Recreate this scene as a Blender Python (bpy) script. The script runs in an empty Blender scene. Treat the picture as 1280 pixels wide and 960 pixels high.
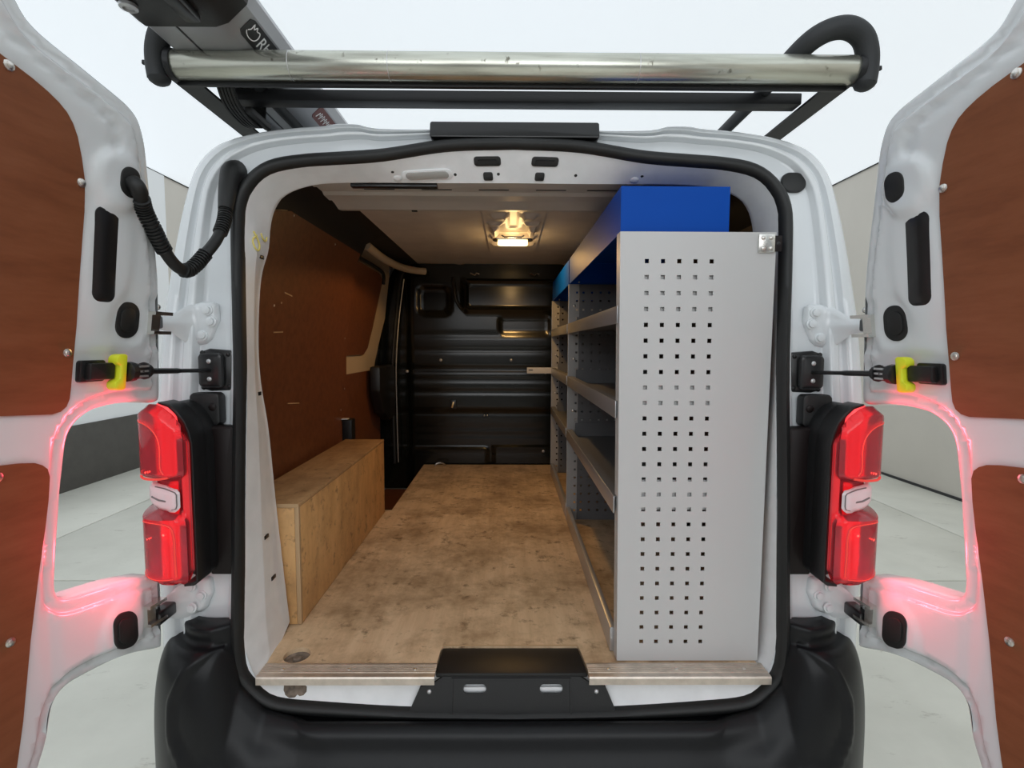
import bpy, bmesh, math, random
import numpy as np
from mathutils import Matrix, Vector
from mathutils.geometry import delaunay_2d_cdt

random.seed(4)
scene = bpy.context.scene
COL = scene.collection
R = math.radians

# ------------------------------------------------------------------ camera
cam_d = bpy.data.cameras.new('camera')
cam_d.sensor_width = 36.0
cam_d.lens = 18.0
cam_d.clip_start = 0.02
cam = bpy.data.objects.new('camera', cam_d)
COL.objects.link(cam)
PITCH, YAW, ROLL = R(4.29), math.atan(5 / 640), R(0.22)
fw = Vector((math.sin(YAW) * math.cos(PITCH), math.cos(YAW) * math.cos(PITCH), -math.sin(PITCH)))
rt = Vector((math.cos(YAW), -math.sin(YAW), 0))
up = rt.cross(fw)
r2 = rt * math.cos(ROLL) + up * math.sin(ROLL)
u2 = up * math.cos(ROLL) - rt * math.sin(ROLL)
cm = Matrix((r2, u2, -fw)).transposed().to_4x4()
cm.translation = (-0.011, -1.2, 1.418)
cam.matrix_world = cm
scene.camera = cam

# ------------------------------------------------------------------ world and exposure
w = bpy.data.worlds.new('studio_world')
scene.world = w
w.use_nodes = True
w.node_tree.nodes['Background'].inputs[0].default_value = (0.9, 0.95, 1, 1)
w.node_tree.nodes['Background'].inputs[1].default_value = 0.3
vs = scene.view_settings
vs.view_transform = 'Standard'
vs.look = 'None'
vs.gamma = 1
vs.use_curve_mapping = False
vs.exposure = 0.0
CEIL_STRENGTH = 0.70
# added fill light, unseen, high behind the photographer, brightens doors and end panel
sb = bpy.data.lights.new('added_fill_light', 'AREA')
sb.shape = 'RECTANGLE'
sb.size, sb.size_y = 6.0, 1.6
sb.energy = 85
sb.color = (0.95, 0.98, 1.0)
sbo = bpy.data.objects.new('added_fill_light', sb)
COL.objects.link(sbo)
sbo.location = (0, -4.6, 2.7)
sbo.rotation_euler = (R(74), 0, 0)


# ------------------------------------------------------------------ materials
def new_mat(name):
    m = bpy.data.materials.new(name)
    m.use_nodes = True
    nt = m.node_tree
    return m, nt, nt.nodes['Principled BSDF']


def noise(nt, scale, stretch=(1, 1, 1), detail=4, rough=0.55):
    tc = nt.nodes.new('ShaderNodeTexCoord')
    mp = nt.nodes.new('ShaderNodeMapping')
    mp.inputs['Scale'].default_value = stretch
    nz = nt.nodes.new('ShaderNodeTexNoise')
    nz.inputs['Scale'].default_value = scale
    nz.inputs['Detail'].default_value = detail
    nz.inputs['Roughness'].default_value = rough
    nt.links.new(tc.outputs['Object'], mp.inputs[0])
    nt.links.new(mp.outputs[0], nz.inputs['Vector'])
    return nz


def ramp(nt, src, stops):
    r = nt.nodes.new('ShaderNodeValToRGB')
    e = r.color_ramp.elements
    while len(e) < len(stops):
        e.new(0.5)
    for el, (p, c) in zip(e, stops):
        el.position = p
        el.color = (*c, 1)
    nt.links.new(src, r.inputs[0])
    return r


def mixc(nt, a, b, fac, mode='MIX'):
    m = nt.nodes.new('ShaderNodeMix')
    m.data_type = 'RGBA'
    m.blend_type = mode
    for s, v in ((m.inputs[0], fac), (m.inputs[6], a), (m.inputs[7], b)):
        if hasattr(v, 'links'):
            nt.links.new(v, s)
        else:
            s.default_value = v if isinstance(v, (int, float)) else (*v, 1)
    return m.outputs[2]


def bump(nt, src, b, strength, dist=0.002):
    n = nt.nodes.new('ShaderNodeBump')
    n.inputs['Strength'].default_value = strength
    n.inputs['Distance'].default_value = dist
    nt.links.new(src, n.inputs['Height'])
    nt.links.new(n.outputs[0], b.inputs['Normal'])


def plain(name, col, rough=0.5, metal=0.0, coat=0.0, var=0.0, vscale=8, bmp=0.0, bscale=300, spec=None):
    m, nt, b = new_mat(name)
    b.inputs['Base Color'].default_value = (*col, 1)
    b.inputs['Roughness'].default_value = rough
    b.inputs['Metallic'].default_value = metal
    b.inputs['Coat Weight'].default_value = coat
    b.inputs['Coat Roughness'].default_value = 0.08
    if spec is not None:
        b.inputs['Specular IOR Level'].default_value = spec
    if var:
        nz = noise(nt, vscale)
        lo = tuple(c * (1 - var) for c in col)
        hi = tuple(min(1, c * (1 + var)) for c in col)
        r = ramp(nt, nz.outputs[0], [(0.3, lo), (0.7, hi)])
        nt.links.new(r.outputs[0], b.inputs['Base Color'])
    if bmp:
        nb = noise(nt, bscale, detail=2)
        bump(nt, nb.outputs[0], b, bmp)
    return m


def wood(name, dark, mid, light, stretch, scale=6, stain=None, stain_amt=0.6, rough=0.6, stain_scale=3.0):
    m, nt, b = new_mat(name)
    g = noise(nt, scale, stretch, detail=8, rough=0.65)
    r = ramp(nt, g.outputs[0], [(0.28, dark), (0.5, mid), (0.74, light)])
    out = r.outputs[0]
    if stain:
        s = noise(nt, stain_scale, detail=9, rough=0.7)
        sr = ramp(nt, s.outputs[0], [(0.44, (0, 0, 0)), (0.64, (1, 1, 1))])
        s2 = noise(nt, stain_scale * 5, detail=6, rough=0.7)
        sr2 = ramp(nt, s2.outputs[0], [(0.56, (0, 0, 0)), (0.72, (1, 1, 1))])
        out = mixc(nt, out, tuple(c * 0.55 for c in stain), sr2.outputs[0])
        mm = nt.nodes.new('ShaderNodeMath')
        mm.operation = 'MULTIPLY'
        mm.inputs[1].default_value = stain_amt
        nt.links.new(sr.outputs[0], mm.inputs[0])
        out = mixc(nt, out, stain, mm.outputs[0])
    nt.links.new(out, b.inputs['Base Color'])
    b.inputs['Roughness'].default_value = rough
    bump(nt, g.outputs[0], b, 0.15)
    return m


def emis(name, col, strength, base=(0.8, 0.8, 0.8)):
    m, nt, b = new_mat(name)
    b.inputs['Base Color'].default_value = (*base, 1)
    b.inputs['Emission Color'].default_value = (*col, 1)
    b.inputs['Emission Strength'].default_value = strength
    return m


def lens_mat(name, tint, body, solid=0.2):
    """thin coloured plastic: tinted see-through, a little milky body, glossy by Fresnel"""
    m, nt, b = new_mat(name)
    out = nt.nodes['Material Output']
    tr = nt.nodes.new('ShaderNodeBsdfTransparent')
    tr.inputs[0].default_value = (*tint, 1)
    b.inputs['Base Color'].default_value = (*body, 1)
    b.inputs['Roughness'].default_value = 0.3
    b.inputs['Specular IOR Level'].default_value = 0.0
    m1 = nt.nodes.new('ShaderNodeMixShader')
    m1.inputs[0].default_value = solid
    nt.links.new(tr.outputs[0], m1.inputs[1])
    nt.links.new(b.outputs[0], m1.inputs[2])
    gl = nt.nodes.new('ShaderNodeBsdfGlossy')
    gl.inputs['Roughness'].default_value = 0.05
    fr = nt.nodes.new('ShaderNodeFresnel')
    fr.inputs[0].default_value = 1.45
    m2 = nt.nodes.new('ShaderNodeMixShader')
    nt.links.new(fr.outputs[0], m2.inputs[0])
    nt.links.new(m1.outputs[0], m2.inputs[1])
    nt.links.new(gl.outputs[0], m2.inputs[2])
    nt.links.new(m2.outputs[0], out.inputs[0])
    return m


M = {}
M['paint'] = plain('white_paint', (0.74, 0.77, 0.79), 0.25, coat=0.6)
M['jamb'] = plain('white_paint_worn', (0.84, 0.85, 0.86), 0.5, coat=0.0, var=0.06, vscale=14)
M['roofin'] = plain('primer_roof', (0.70, 0.65, 0.59), 0.4, var=0.08)
M['crossm'] = plain('primer_cross_member', (0.66, 0.64, 0.60), 0.35, var=0.05)
M['cream'] = plain('cream_metal', (0.62, 0.50, 0.37), 0.45)
M['rubber'] = plain('black_rubber', (0.010, 0.0105, 0.0105), 0.55, var=0.2, bmp=0.1)
M['plastic'] = plain('black_plastic', (0.009, 0.009, 0.0095), 0.45, bmp=0.15, bscale=500)
M['bumper'] = plain('bumper_plastic', (0.008, 0.0085, 0.0095), 0.36, bmp=0.07, bscale=700, spec=.24)
M['satin'] = plain('satin_black', (0.012, 0.012, 0.013), 0.3)
M['redblack'] = plain('dark_trim', (0.008, 0.004, 0.004), 0.5, spec=.3)
M['rackblack'] = plain('black_powder_coat', (0.010, 0.0105, 0.012), 0.45, bmp=0.1, spec=.35)
M['foam'] = plain('grip_sleeve', (0.016, 0.018, 0.020), 0.6, bmp=0.2)
M['bulk'] = plain('bulkhead_paint', (0.006, 0.007, 0.0055), 0.2, var=0.2, vscale=3, spec=.5)
M['darkmetal'] = plain('dark_inner_wall', (0.015, 0.015, 0.016), 0.5)
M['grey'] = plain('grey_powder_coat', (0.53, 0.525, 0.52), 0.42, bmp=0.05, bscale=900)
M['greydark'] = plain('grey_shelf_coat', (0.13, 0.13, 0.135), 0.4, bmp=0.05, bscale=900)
M['blue'] = plain('blue_powder_coat', (0.0, 0.062, 0.37), 0.5, bmp=0.05, bscale=900, spec=.12)
M['upright'] = plain('grey_upright_shaded', (0.34, 0.335, 0.33), 0.42)  # end panel grey darkened, the weaker light further in is in the colour
M['pipealu'] = plain('dull_aluminium', (0.33, 0.335, 0.35), 0.4, metal=0.35)
M['chrome'] = plain('zinc_plated', (0.75, 0.74, 0.70), 0.25, metal=1.0)
M['steel'] = plain('bright_screw', (0.75, 0.72, 0.68), 0.3, metal=1.0)
M['alu'] = plain('anodised_aluminium', (0.55, 0.55, 0.56), 0.38, metal=0.75)
M['trim'] = plain('aluminium_edging', (0.62, 0.55, 0.48), 0.38, metal=0.7, var=0.15, vscale=30)
M['yellow'] = plain('yellow_clip', (0.75, 0.80, 0.03), 0.4)
M['brass'] = plain('brass_latch', (0.75, 0.52, 0.25), 0.3, metal=0.8)
M['greylens'] = plain('unlit_lens', (0.38, 0.37, 0.35), 0.25, coat=0.5, bmp=0.4, bscale=120)
M['mark'] = plain('yellow_crayon', (0.8, 0.68, 0.2), 0.6)
M['rust'] = plain('worn_patch', (0.17, 0.13, 0.10), 0.7, var=0.5, vscale=60)
M['tyre'] = plain('tyre_rubber', (0.02, 0.02, 0.02), 0.8)
M['print'] = plain('white_print', (0.8, 0.8, 0.8), 0.5)
M['badge'] = plain('black_badge', (0.015, 0.014, 0.014), 0.4)
M['badgered'] = plain('dark_red_badge', (0.13, 0.035, 0.03), 0.45)
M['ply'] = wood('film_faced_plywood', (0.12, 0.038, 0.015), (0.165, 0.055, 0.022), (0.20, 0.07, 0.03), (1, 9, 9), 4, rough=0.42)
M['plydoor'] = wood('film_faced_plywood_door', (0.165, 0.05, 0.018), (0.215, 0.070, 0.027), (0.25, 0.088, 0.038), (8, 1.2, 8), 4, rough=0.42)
M['plyshaded'] = wood('shaded_film_faced_plywood', (0.035, 0.011, 0.005), (0.05, 0.016, 0.007), (0.065, 0.022, 0.01), (1, 9, 9), 4, rough=0.5)  # plywood colour darkened to put in the shade behind the shelving
M['plyedge'] = plain('plywood_edge', (0.50, 0.33, 0.18), 0.6)
M['floorply'] = wood('worn_floor_plywood', (0.53, 0.375, 0.225), (0.66, 0.475, 0.30), (0.76, 0.57, 0.375), (10, 1.2, 1), 2.5,
                     stain=(0.25, 0.155, 0.08), stain_amt=0.75, rough=0.5, stain_scale=4.2)
M['boxply'] = wood('box_plywood', (0.56, 0.31, 0.12), (0.68, 0.39, 0.16), (0.75, 0.455, 0.205), (6, 6, 1.5), 3,
                   stain=(0.33, 0.18, 0.075), stain_amt=0.5, rough=0.55, stain_scale=5)
M['boxtop'] = wood('box_top_plywood', (0.38, 0.22, 0.10), (0.48, 0.29, 0.14), (0.55, 0.345, 0.175), (8, 1.5, 1), 3,
                   stain=(0.24, 0.13, 0.06), stain_amt=0.6, rough=0.55, stain_scale=5)
M['wall'] = plain('wall_paint', (0.64, 0.60, 0.54), 0.8, var=0.03, vscale=1.5)
M['wallwhite'] = plain('wall_white', (0.9, 0.91, 0.92), 0.8)
M['wallgrey'] = plain('wall_grey', (0.30, 0.30, 0.31), 0.8)
M['plinth'] = plain('plinth_grey', (0.085, 0.078, 0.07), 0.7, var=0.1)
M['seam'] = plain('seam_dark', (0.03, 0.03, 0.03), 0.8)
M['ceil'] = emis('luminous_ceiling', (0.88, 0.945, 1.0), CEIL_STRENGTH, (0.5, 0.52, 0.55))
M['lampwarm'] = emis('warm_lamp', (1.0, 0.64, 0.20), 5.5)
M['redlens'] = lens_mat('red_lens', (0.92, 0.05, 0.06), (0.92, 0.10, 0.13), 0.36)
M['redglow'] = emis('lit_reflector', (1.0, 0.05, 0.06), 1.0, (0.55, 0.12, 0.12))
M['redhot'] = emis('lit_light_guide', (1.0, 0.07, 0.05), 0.3, (0.6, 0.04, 0.03))
M['bulb'] = emis('lit_bulb', (1.0, 0.5, 0.3), 14.0)
M['lampwhite'] = plain('reverse_reflector', (0.75, 0.68, 0.7), 0.3)
M['lampgrey'] = plain('reverse_divider', (0.16, 0.15, 0.15), 0.4)


def gal():
    m, nt, b = new_mat('galvanised_steel')
    g = noise(nt, 9, (0.5, 6, 6), 6)
    r = ramp(nt, g.outputs[0], [(0.3, (0.42, 0.42, 0.36)), (0.55, (0.62, 0.63, 0.55)), (0.8, (0.7, 0.72, 0.66))])
    s = noise(nt, 38, (1, 1, 1), 5, 0.7)
    sr = ramp(nt, s.outputs[0], [(0.62, (0, 0, 0)), (0.70, (1, 1, 1))])
    out = mixc(nt, r.outputs[0], (0.20, 0.19, 0.15), sr.outputs[0])
    nt.links.new(out, b.inputs['Base Color'])
    b.inputs['Metallic'].default_value = 0.85
    b.inputs['Roughness'].default_value = 0.27
    return m


M['gal'] = gal()


def concrete():
    m, nt, b = new_mat('pale_floor')
    g = noise(nt, 1.2, (1, 1, 1), 8, 0.6)
    r = ramp(nt, g.outputs[0], [(0.3, (0.60, 0.59, 0.52)), (0.6, (0.74, 0.73, 0.65))])
    s = noise(nt, 3.5, (1.0, 2.2, 1), 10, 0.75)
    sr = ramp(nt, s.outputs[0], [(0.60, (0, 0, 0)), (0.72, (1, 1, 1))])
    mm = nt.nodes.new('ShaderNodeMath')
    mm.operation = 'MULTIPLY'
    mm.inputs[1].default_value = 0.8
    nt.links.new(sr.outputs[0], mm.inputs[0])
    out = mixc(nt, r.outputs[0], (0.30, 0.27, 0.22), mm.outputs[0])
    nt.links.new(out, b.inputs['Base Color'])
    b.inputs['Roughness'].default_value = 0.5
    return m


M['conc'] = concrete()


# ------------------------------------------------------------------ mesh helpers
def link_parent(o, parent):
    if parent is not None:
        o.parent = parent
        if parent.type == 'EMPTY':
            o.matrix_parent_inverse = Matrix.Translation(-Vector(parent.location))


def obj(name, V, F, mat, parent=None, smooth=35, bevel=0.0, seg=2, label=None, recalc=True, weld=0.0):
    me = bpy.data.meshes.new(name)
    bm = bmesh.new()
    vs_ = [bm.verts.new(v) for v in V]
    for f in F:
        try:
            bm.faces.new([vs_[i] for i in f])
        except ValueError:
            pass
    if weld:
        bmesh.ops.remove_doubles(bm, verts=bm.verts, dist=weld)
    if recalc:
        bmesh.ops.recalc_face_normals(bm, faces=bm.faces)
    if bevel:
        ed = [e for e in bm.edges if len(e.link_faces) == 2 and e.calc_face_angle(0) > R(30)]
        bmesh.ops.bevel(bm, geom=ed, offset=bevel, segments=seg, affect='EDGES', profile=0.5, clamp_overlap=True)
    for f in bm.faces:
        f.smooth = True
    bm.to_mesh(me)
    bm.free()
    me.set_sharp_from_angle(angle=R(smooth))
    me.materials.append(M[mat] if isinstance(mat, str) else mat)
    o = bpy.data.objects.new(name, me)
    COL.objects.link(o)
    link_parent(o, parent)
    if label:
        o['label'] = label
    return o


def share(o, dx, dy, dz, parent=None):
    c = o.copy()
    COL.objects.link(c)
    if parent is not None:
        c.parent = parent
        c.matrix_parent_inverse = o.matrix_parent_inverse.copy()
    c.location = (o.location.x + dx, o.location.y + dy, o.location.z + dz)
    return c


def boxvf(x0, x1, y0, y1, z0, z1):
    V = [(x, y, z) for x in (x0, x1) for y in (y0, y1) for z in (z0, z1)]
    F = [(0, 1, 3, 2), (4, 6, 7, 5), (0, 4, 5, 1), (2, 3, 7, 6), (0, 2, 6, 4), (1, 5, 7, 3)]
    return V, F


def box(name, x0, x1, y0, y1, z0, z1, mat, parent=None, bevel=0.002, label=None):
    V, F = boxvf(x0, x1, y0, y1, z0, z1)
    return obj(name, V, F, mat, parent, bevel=bevel, label=label)


def join(*vfs):
    V, F = [], []
    for v, f in vfs:
        n = len(V)
        V += list(v)
        F += [tuple(i + n for i in q) for q in f]
    return V, F


def prismvf(out2, mp, w0, w1):
    n = len(out2)
    V = [mp(u, v, w0) for u, v in out2] + [mp(u, v, w1) for u, v in out2]
    F = [tuple(range(n)), tuple(range(2 * n - 1, n - 1, -1))]
    F += [(i, (i + 1) % n, n + (i + 1) % n, n + i) for i in range(n)]
    return V, F


def prism(name, out2, mp, w0, w1, mat, parent=None, bevel=0.0, seg=2, label=None, smooth=35):
    V, F = prismvf(out2, mp, w0, w1)
    return obj(name, V, F, mat, parent, bevel=bevel, seg=seg, label=label, smooth=smooth)


def rrect(cu, cv, hu, hv, r, n=6):
    P = []
    for (su, sv, a0) in ((1, 1, 0), (-1, 1, 90), (-1, -1, 180), (1, -1, 270)):
        for k in range(n + 1):
            a = R(a0 + 90 * k / n)
            P.append((cu + su * (hu - r) + r * math.cos(a), cv + sv * (hv - r) + r * math.sin(a)))
    return P


def ellipse(cu, cv, a, b, n=24):
    return [(cu + a * math.cos(2 * math.pi * k / n), cv + b * math.sin(2 * math.pi * k / n)) for k in range(n)]


def catmull(P, sub=6, closed=False):
    P = [Vector(p) for p in P]
    n = len(P)
    out = []
    rng = n if closed else n - 1
    for i in range(rng):
        p1, p2 = P[i], P[(i + 1) % n]
        p0 = P[i - 1] if (i > 0 or closed) else p1 * 2 - p2
        p3 = P[(i + 2) % n] if (i + 2 < n or closed) else p2 * 2 - p1
        for k in range(sub):
            t = k / sub
            out.append(0.5 * ((2 * p1) + (p2 - p0) * t + (2 * p0 - 5 * p1 + 4 * p2 - p3) * t * t + (3 * p1 - p0 - 3 * p2 + p3) * t ** 3))
    if not closed:
        out.append(P[-1])
    return out


def tubevf(path, rad, n=12, cap=True, sx=1.0, sy=1.0):
    P = [Vector(p) for p in path]
    if not hasattr(rad, '__len__'):
        rad = [rad] * len(P)
    V, F = [], []
    T = [(P[min(i + 1, len(P) - 1)] - P[max(i - 1, 0)]).normalized() for i in range(len(P))]
    ref = Vector((0, 0, 1)) if abs(T[0].z) < 0.9 else Vector((1, 0, 0))
    a = T[0].cross(ref).normalized()
    for i, p in enumerate(P):
        a = (a - T[i] * a.dot(T[i])).normalized()
        b = T[i].cross(a)
        for k in range(n):
            th = 2 * math.pi * k / n
            V.append(tuple(p + a * (rad[i] * sx * math.cos(th)) + b * (rad[i] * sy * math.sin(th))))
    for i in range(len(P) - 1):
        for k in range(n):
            F.append((i * n + k, i * n + (k + 1) % n, (i + 1) * n + (k + 1) % n, (i + 1) * n + k))
    if cap:
        F.append(tuple(range(n)))
        F.append(tuple(range(len(P) * n - 1, (len(P) - 1) * n - 1, -1)))
    return V, F


def tube(name, path, rad, mat, parent=None, n=12, label=None, cap=True, smooth=50, **k):
    V, F = tubevf(path, rad, n, cap, **k)
    return obj(name, V, F, mat, parent, label=label, smooth=smooth)


def barvf(p0, p1, w, h):
    """square bar from p0 to p1, w across (x), h along up"""
    p0, p1 = Vector(p0), Vector(p1)
    t = (p1 - p0).normalized()
    a = t.cross(Vector((0, 0, 1)))
    a = a.normalized() if a.length > 1e-4 else Vector((1, 0, 0))
    b = a.cross(t)
    V = [tuple(p + a * sx * w / 2 + b * sz * h / 2) for p in (p0, p1) for sx, sz in ((-1, -1), (1, -1), (1, 1), (-1, 1))]
    F = [(0, 1, 2, 3), (7, 6, 5, 4), (0, 4, 5, 1), (1, 5, 6, 2), (2, 6, 7, 3), (3, 7, 4, 0)]
    return V, F


def domevf(c, nrm, r, h, n=10, rings=3):
    nrm = Vector(nrm).normalized()
    a = nrm.orthogonal().normalized()
    b = nrm.cross(a)
    c = Vector(c)
    V, F = [], []
    for j in range(rings):
        f = j / rings
        rr = r * math.cos(f * math.pi / 2)
        for k in range(n):
            th = 2 * math.pi * k / n
            V.append(tuple(c + a * rr * math.cos(th) + b * rr * math.sin(th) + nrm * h * math.sin(f * math.pi / 2)))
    V.append(tuple(c + nrm * h))
    for j in range(rings - 1):
        for k in range(n):
            F.append((j * n + k, j * n + (k + 1) % n, (j + 1) * n + (k + 1) % n, (j + 1) * n + k))
    for k in range(n):
        F.append(((rings - 1) * n + k, (rings - 1) * n + (k + 1) % n, len(V) - 1))
    F.append(tuple(range(n - 1, -1, -1)))
    return V, F


def dome(name, c, nrm, r, h, mat, parent=None, label=None, n=10):
    V, F = domevf(c, nrm, r, h, n)
    return obj(name, V, F, mat, parent, label=label, smooth=60)


def lathevf(c, axis, prof, n=24):
    """prof: list of (r, d) along axis"""
    axis = Vector(axis).normalized()
    a = axis.orthogonal().normalized()
    b = axis.cross(a)
    c = Vector(c)
    V, F = [], []
    for r, d in prof:
        for k in range(n):
            th = 2 * math.pi * k / n
            V.append(tuple(c + axis * d + a * r * math.cos(th) + b * r * math.sin(th)))
    for j in range(len(prof) - 1):
        for k in range(n):
            F.append((j * n + k, j * n + (k + 1) % n, (j + 1) * n + (k + 1) % n, (j + 1) * n + k))
    F.append(tuple(range(n)))
    F.append(tuple(range(len(prof) * n - 1, (len(prof) - 1) * n - 1, -1)))
    return V, F


def inside(poly, pts):
    x, y = pts[:, 0], pts[:, 1]
    r = np.zeros(len(pts), bool)
    n = len(poly)
    for i in range(n):
        (x0, y0), (x1, y1) = poly[i], poly[(i + 1) % n]
        c = ((y0 > y) != (y1 > y))
        if y1 != y0:
            r ^= c & (x < (x1 - x0) * (y - y0) / (y1 - y0) + x0)
    return r


def polydist(poly, pts, closed=True):
    d = np.full(len(pts), 1e9)
    n = len(poly)
    for i in range(n if closed else n - 1):
        a = np.array(poly[i], float)
        b = np.array(poly[(i + 1) % n], float)
        ab = b - a
        t = np.clip(((pts - a) @ ab) / max(1e-12, ab @ ab), 0, 1)
        d = np.minimum(d, np.linalg.norm(pts - a - t[:, None] * ab, axis=1))
    return d


def densify(poly, step, closed=True):
    out = []
    n = len(poly)
    for i in range(n if closed else n - 1):
        a, b = Vector(poly[i]), Vector(poly[(i + 1) % n])
        k = max(1, int((b - a).length / step))
        for j in range(k):
            q = a + (b - a) * (j / k)
            out.append((q.x, q.y))
    if not closed:
        out.append(tuple(poly[-1]))
    return out


def cdt(outline, holes=(), step=0.02, extra=()):
    """triangulate an outline with holes on a fine grid: returns (points array, triangles)"""
    pts = [tuple(p) for p in outline]
    edges = [(i, (i + 1) % len(outline)) for i in range(len(outline))]
    for h in holes:
        o = len(pts)
        pts += [tuple(p) for p in h]
        edges += [(o + i, o + (i + 1) % len(h)) for i in range(len(h))]
    if step:
        A = np.array(outline)
        u0, v0 = A.min(0)
        u1, v1 = A.max(0)
        g = np.array([(u, v) for u in np.arange(u0 + step / 2, u1, step) for v in np.arange(v0 + step / 2, v1, step)])
        ok = inside(outline, g) & (polydist(outline, g) > step * 0.4)
        for h in holes:
            ok &= ~inside(h, g) & (polydist(h, g) > step * 0.4)
        pts += [tuple(p) for p in g[ok]]
    pts += list(extra)
    r = delaunay_2d_cdt([Vector(p) for p in pts], edges, [], 0, 1e-6)
    P = np.array([(v.x, v.y) for v in r[0]])
    tris = [tuple(f) for f in r[2]]
    cen = np.array([P[list(t)].mean(0) for t in tris])
    ok = inside(outline, cen)
    for h in holes:
        ok &= ~inside(h, cen)
    return P, [t for t, k in zip(tris, ok) if k]


def sheet(P, tris, mp, h_top, h_bot):
    """solid sheet: mp(u, v, w) with w per vertex arrays h_top and h_bot"""
    n = len(P)
    V = [mp(P[i][0], P[i][1], h_top[i]) for i in range(n)] + [mp(P[i][0], P[i][1], h_bot[i]) for i in range(n)]
    F = list(tris) + [(c + n, b + n, a + n) for a, b, c in tris]
    cnt = {}
    for t in tris:
        for i in range(3):
            e = (t[i], t[(i + 1) % 3])
            cnt[e] = cnt.get(e, 0) + 1
    for (a, b) in cnt:
        if (b, a) not in cnt:
            F.append((b, a, a + n, b + n))
    return V, F


def thing(name, label, cat, loc=(0, 0, 0), group=None):
    o = bpy.data.objects.new(name, None)
    o.empty_display_size = 0.1
    COL.objects.link(o)
    o.location = loc
    o['label'] = label
    o['category'] = cat
    if group:
        o['group'] = group
    return o


def struct(o, label=None):
    o['kind'] = 'structure'
    if label:
        o['label'] = label
    return o


def sm(x):
    x = np.clip(x, 0, 1)
    return x * x * (3 - 2 * x)


# ------------------------------------------------------------------ the studio
XL, XR, YB, YF, ZC = -4.28, 4.18, 9.0, -5.5, 3.5
fl = box('floor', XL, XR, YF, YB, -0.2, -0.012, 'seam', bevel=0)
struct(fl, 'pale concrete studio floor in large slabs under the white van')
xs = [XL, -3.3, 0.05, 3.4, XR]
ys = [YF, -4.2, -1.2, 1.8, 4.8, YB]
for i in range(len(xs) - 1):
    for j in range(len(ys) - 1):
        g = 0.006
        box('floor_slab', xs[i] + g, xs[i + 1] - g, ys[j] + g, ys[j + 1] - g, -0.05, 0.0, 'conc', fl, bevel=0.003)
wl_ = box('wall_left', XL - 0.1, XL, YF, YB, -0.1, ZC, 'wall')
struct(wl_, 'left studio wall in beige with a white section and dark plinth')
box('white_panel', XL - 0.02, XL + 0.012, YF, 5.33, 0.62, ZC, 'wallwhite', wl_, bevel=0)
bs = box('baseboard_left', XL - 0.02, XL + 0.03, YF, YB, 0, 0.62, 'plinth', bevel=0.004)
struct(bs, 'tall dark grey plinth along the left studio wall')
wr_ = box('wall_right', XR, XR + 0.1, YF, YB, -0.1, ZC, 'wall')
struct(wr_, 'plain beige studio wall to the right of the van')
bsr = box('baseboard_right', XR - 0.012, XR + 0.01, YF, YB, 0.0, 0.025, 'seam', bevel=0.002)
struct(bsr, 'thin dark joint strip at the foot of the right wall')
struct(box('wall_back', XL - 0.1, XR + 0.1, YB, YB + 0.1, -0.1, ZC, 'wallwhite'), 'white studio wall ahead of the van')
struct(box('wall_front', XL - 0.1, XR + 0.1, YF - 0.1, YF, -0.1, ZC, 'wallgrey'), 'grey studio wall behind the camera')
ce = box('ceiling', XL - 0.1, XR + 0.1, YF - 0.1, YB + 0.1, ZC, ZC + 0.1, 'ceil', bevel=0)
struct(ce, 'bright luminous white studio ceiling')
struct(box('trim_1', XR - 0.015, XR + 0.005, YF, YB, ZC - 0.008, ZC + 0.01, 'seam', bevel=0), 'thin dark joint between right wall and ceiling')
struct(box('trim_2', XL - 0.005, XL + 0.015, YF, YB, ZC - 0.008, ZC + 0.01, 'seam', bevel=0), 'thin dark joint between left wall and ceiling')

# ------------------------------------------------------------------ van: shape of the rear
van = thing('van', 'white panel van with open rear doors, lit red tail lamps and plywood-lined load area', 'van', (0, 0.6, 0))


def rk(z):
    return 0.13 * max(0.0, (z - 1.0) / 0.9) ** 1.6


def ry(z):
    return 0.02 + rk(z)


SO = [(0, 1.954), (.167, 1.946), (.33, 1.919), (.45, 1.909), (.53, 1.903), (.61, 1.889), (.656, 1.861), (.688, 1.82), (.702, 1.78),
      (.704, 1.735), (.696, 1.63), (.684, 1.48), (.675, 1.32), (.675, 1.09), (.682, .893), (.690, .73), (.692, .69), (.688, .638),
      (.675, .584), (.655, .548), (.626, .527), (.58, .508), (.479, .496), (.259, .487), (0, .483)]
SI = [(0, 1.919), (.167, 1.912), (.33, 1.885), (.45, 1.875), (.53, 1.869), (.60, 1.855), (.637, 1.833), (.662, 1.797), (.670, 1.77),
      (.673, 1.735), (.666, 1.63), (.656, 1.48), (.648, 1.322), (.648, 1.09), (.655, .893), (.661, .73), (.663, .69), (.658, .622),
      (.641, .588), (.617, .561), (.579, .541), (.479, .530), (.259, .516), (0, .510)]
SIL = [(0, 1.985), (.215, 1.980), (.36, 1.984), (.40, 1.995), (.46, 1.997), (.50, 1.99), (.58, 1.983), (.67, 1.969), (.745, 1.947),
       (.785, 1.922), (.818, 1.875), (.836, 1.805), (.853, 1.685), (.865, 1.56), (.872, 1.479), (.876, 1.32), (.879, 1.1), (.88, .9),
       (.88, .74), (.88, .55), (.876, .42), (.85, .35), (.78, .33), (.5, .32), (0, .32)]
JJ = [(0, 1.854), (.172, 1.853), (.374, 1.853), (.493, 1.850), (.557, 1.841), (.606, 1.823), (.639, 1.796), (.654, 1.764), (.662, 1.729),
      (.669, 1.674), (.692, 1.593), (.704, 1.433), (.701, 1.311), (.684, 1.178), (.669, .96), (.642, .63), (.638, .60), (.62, .583),
      (.5, .578), (0, .578)]
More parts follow.
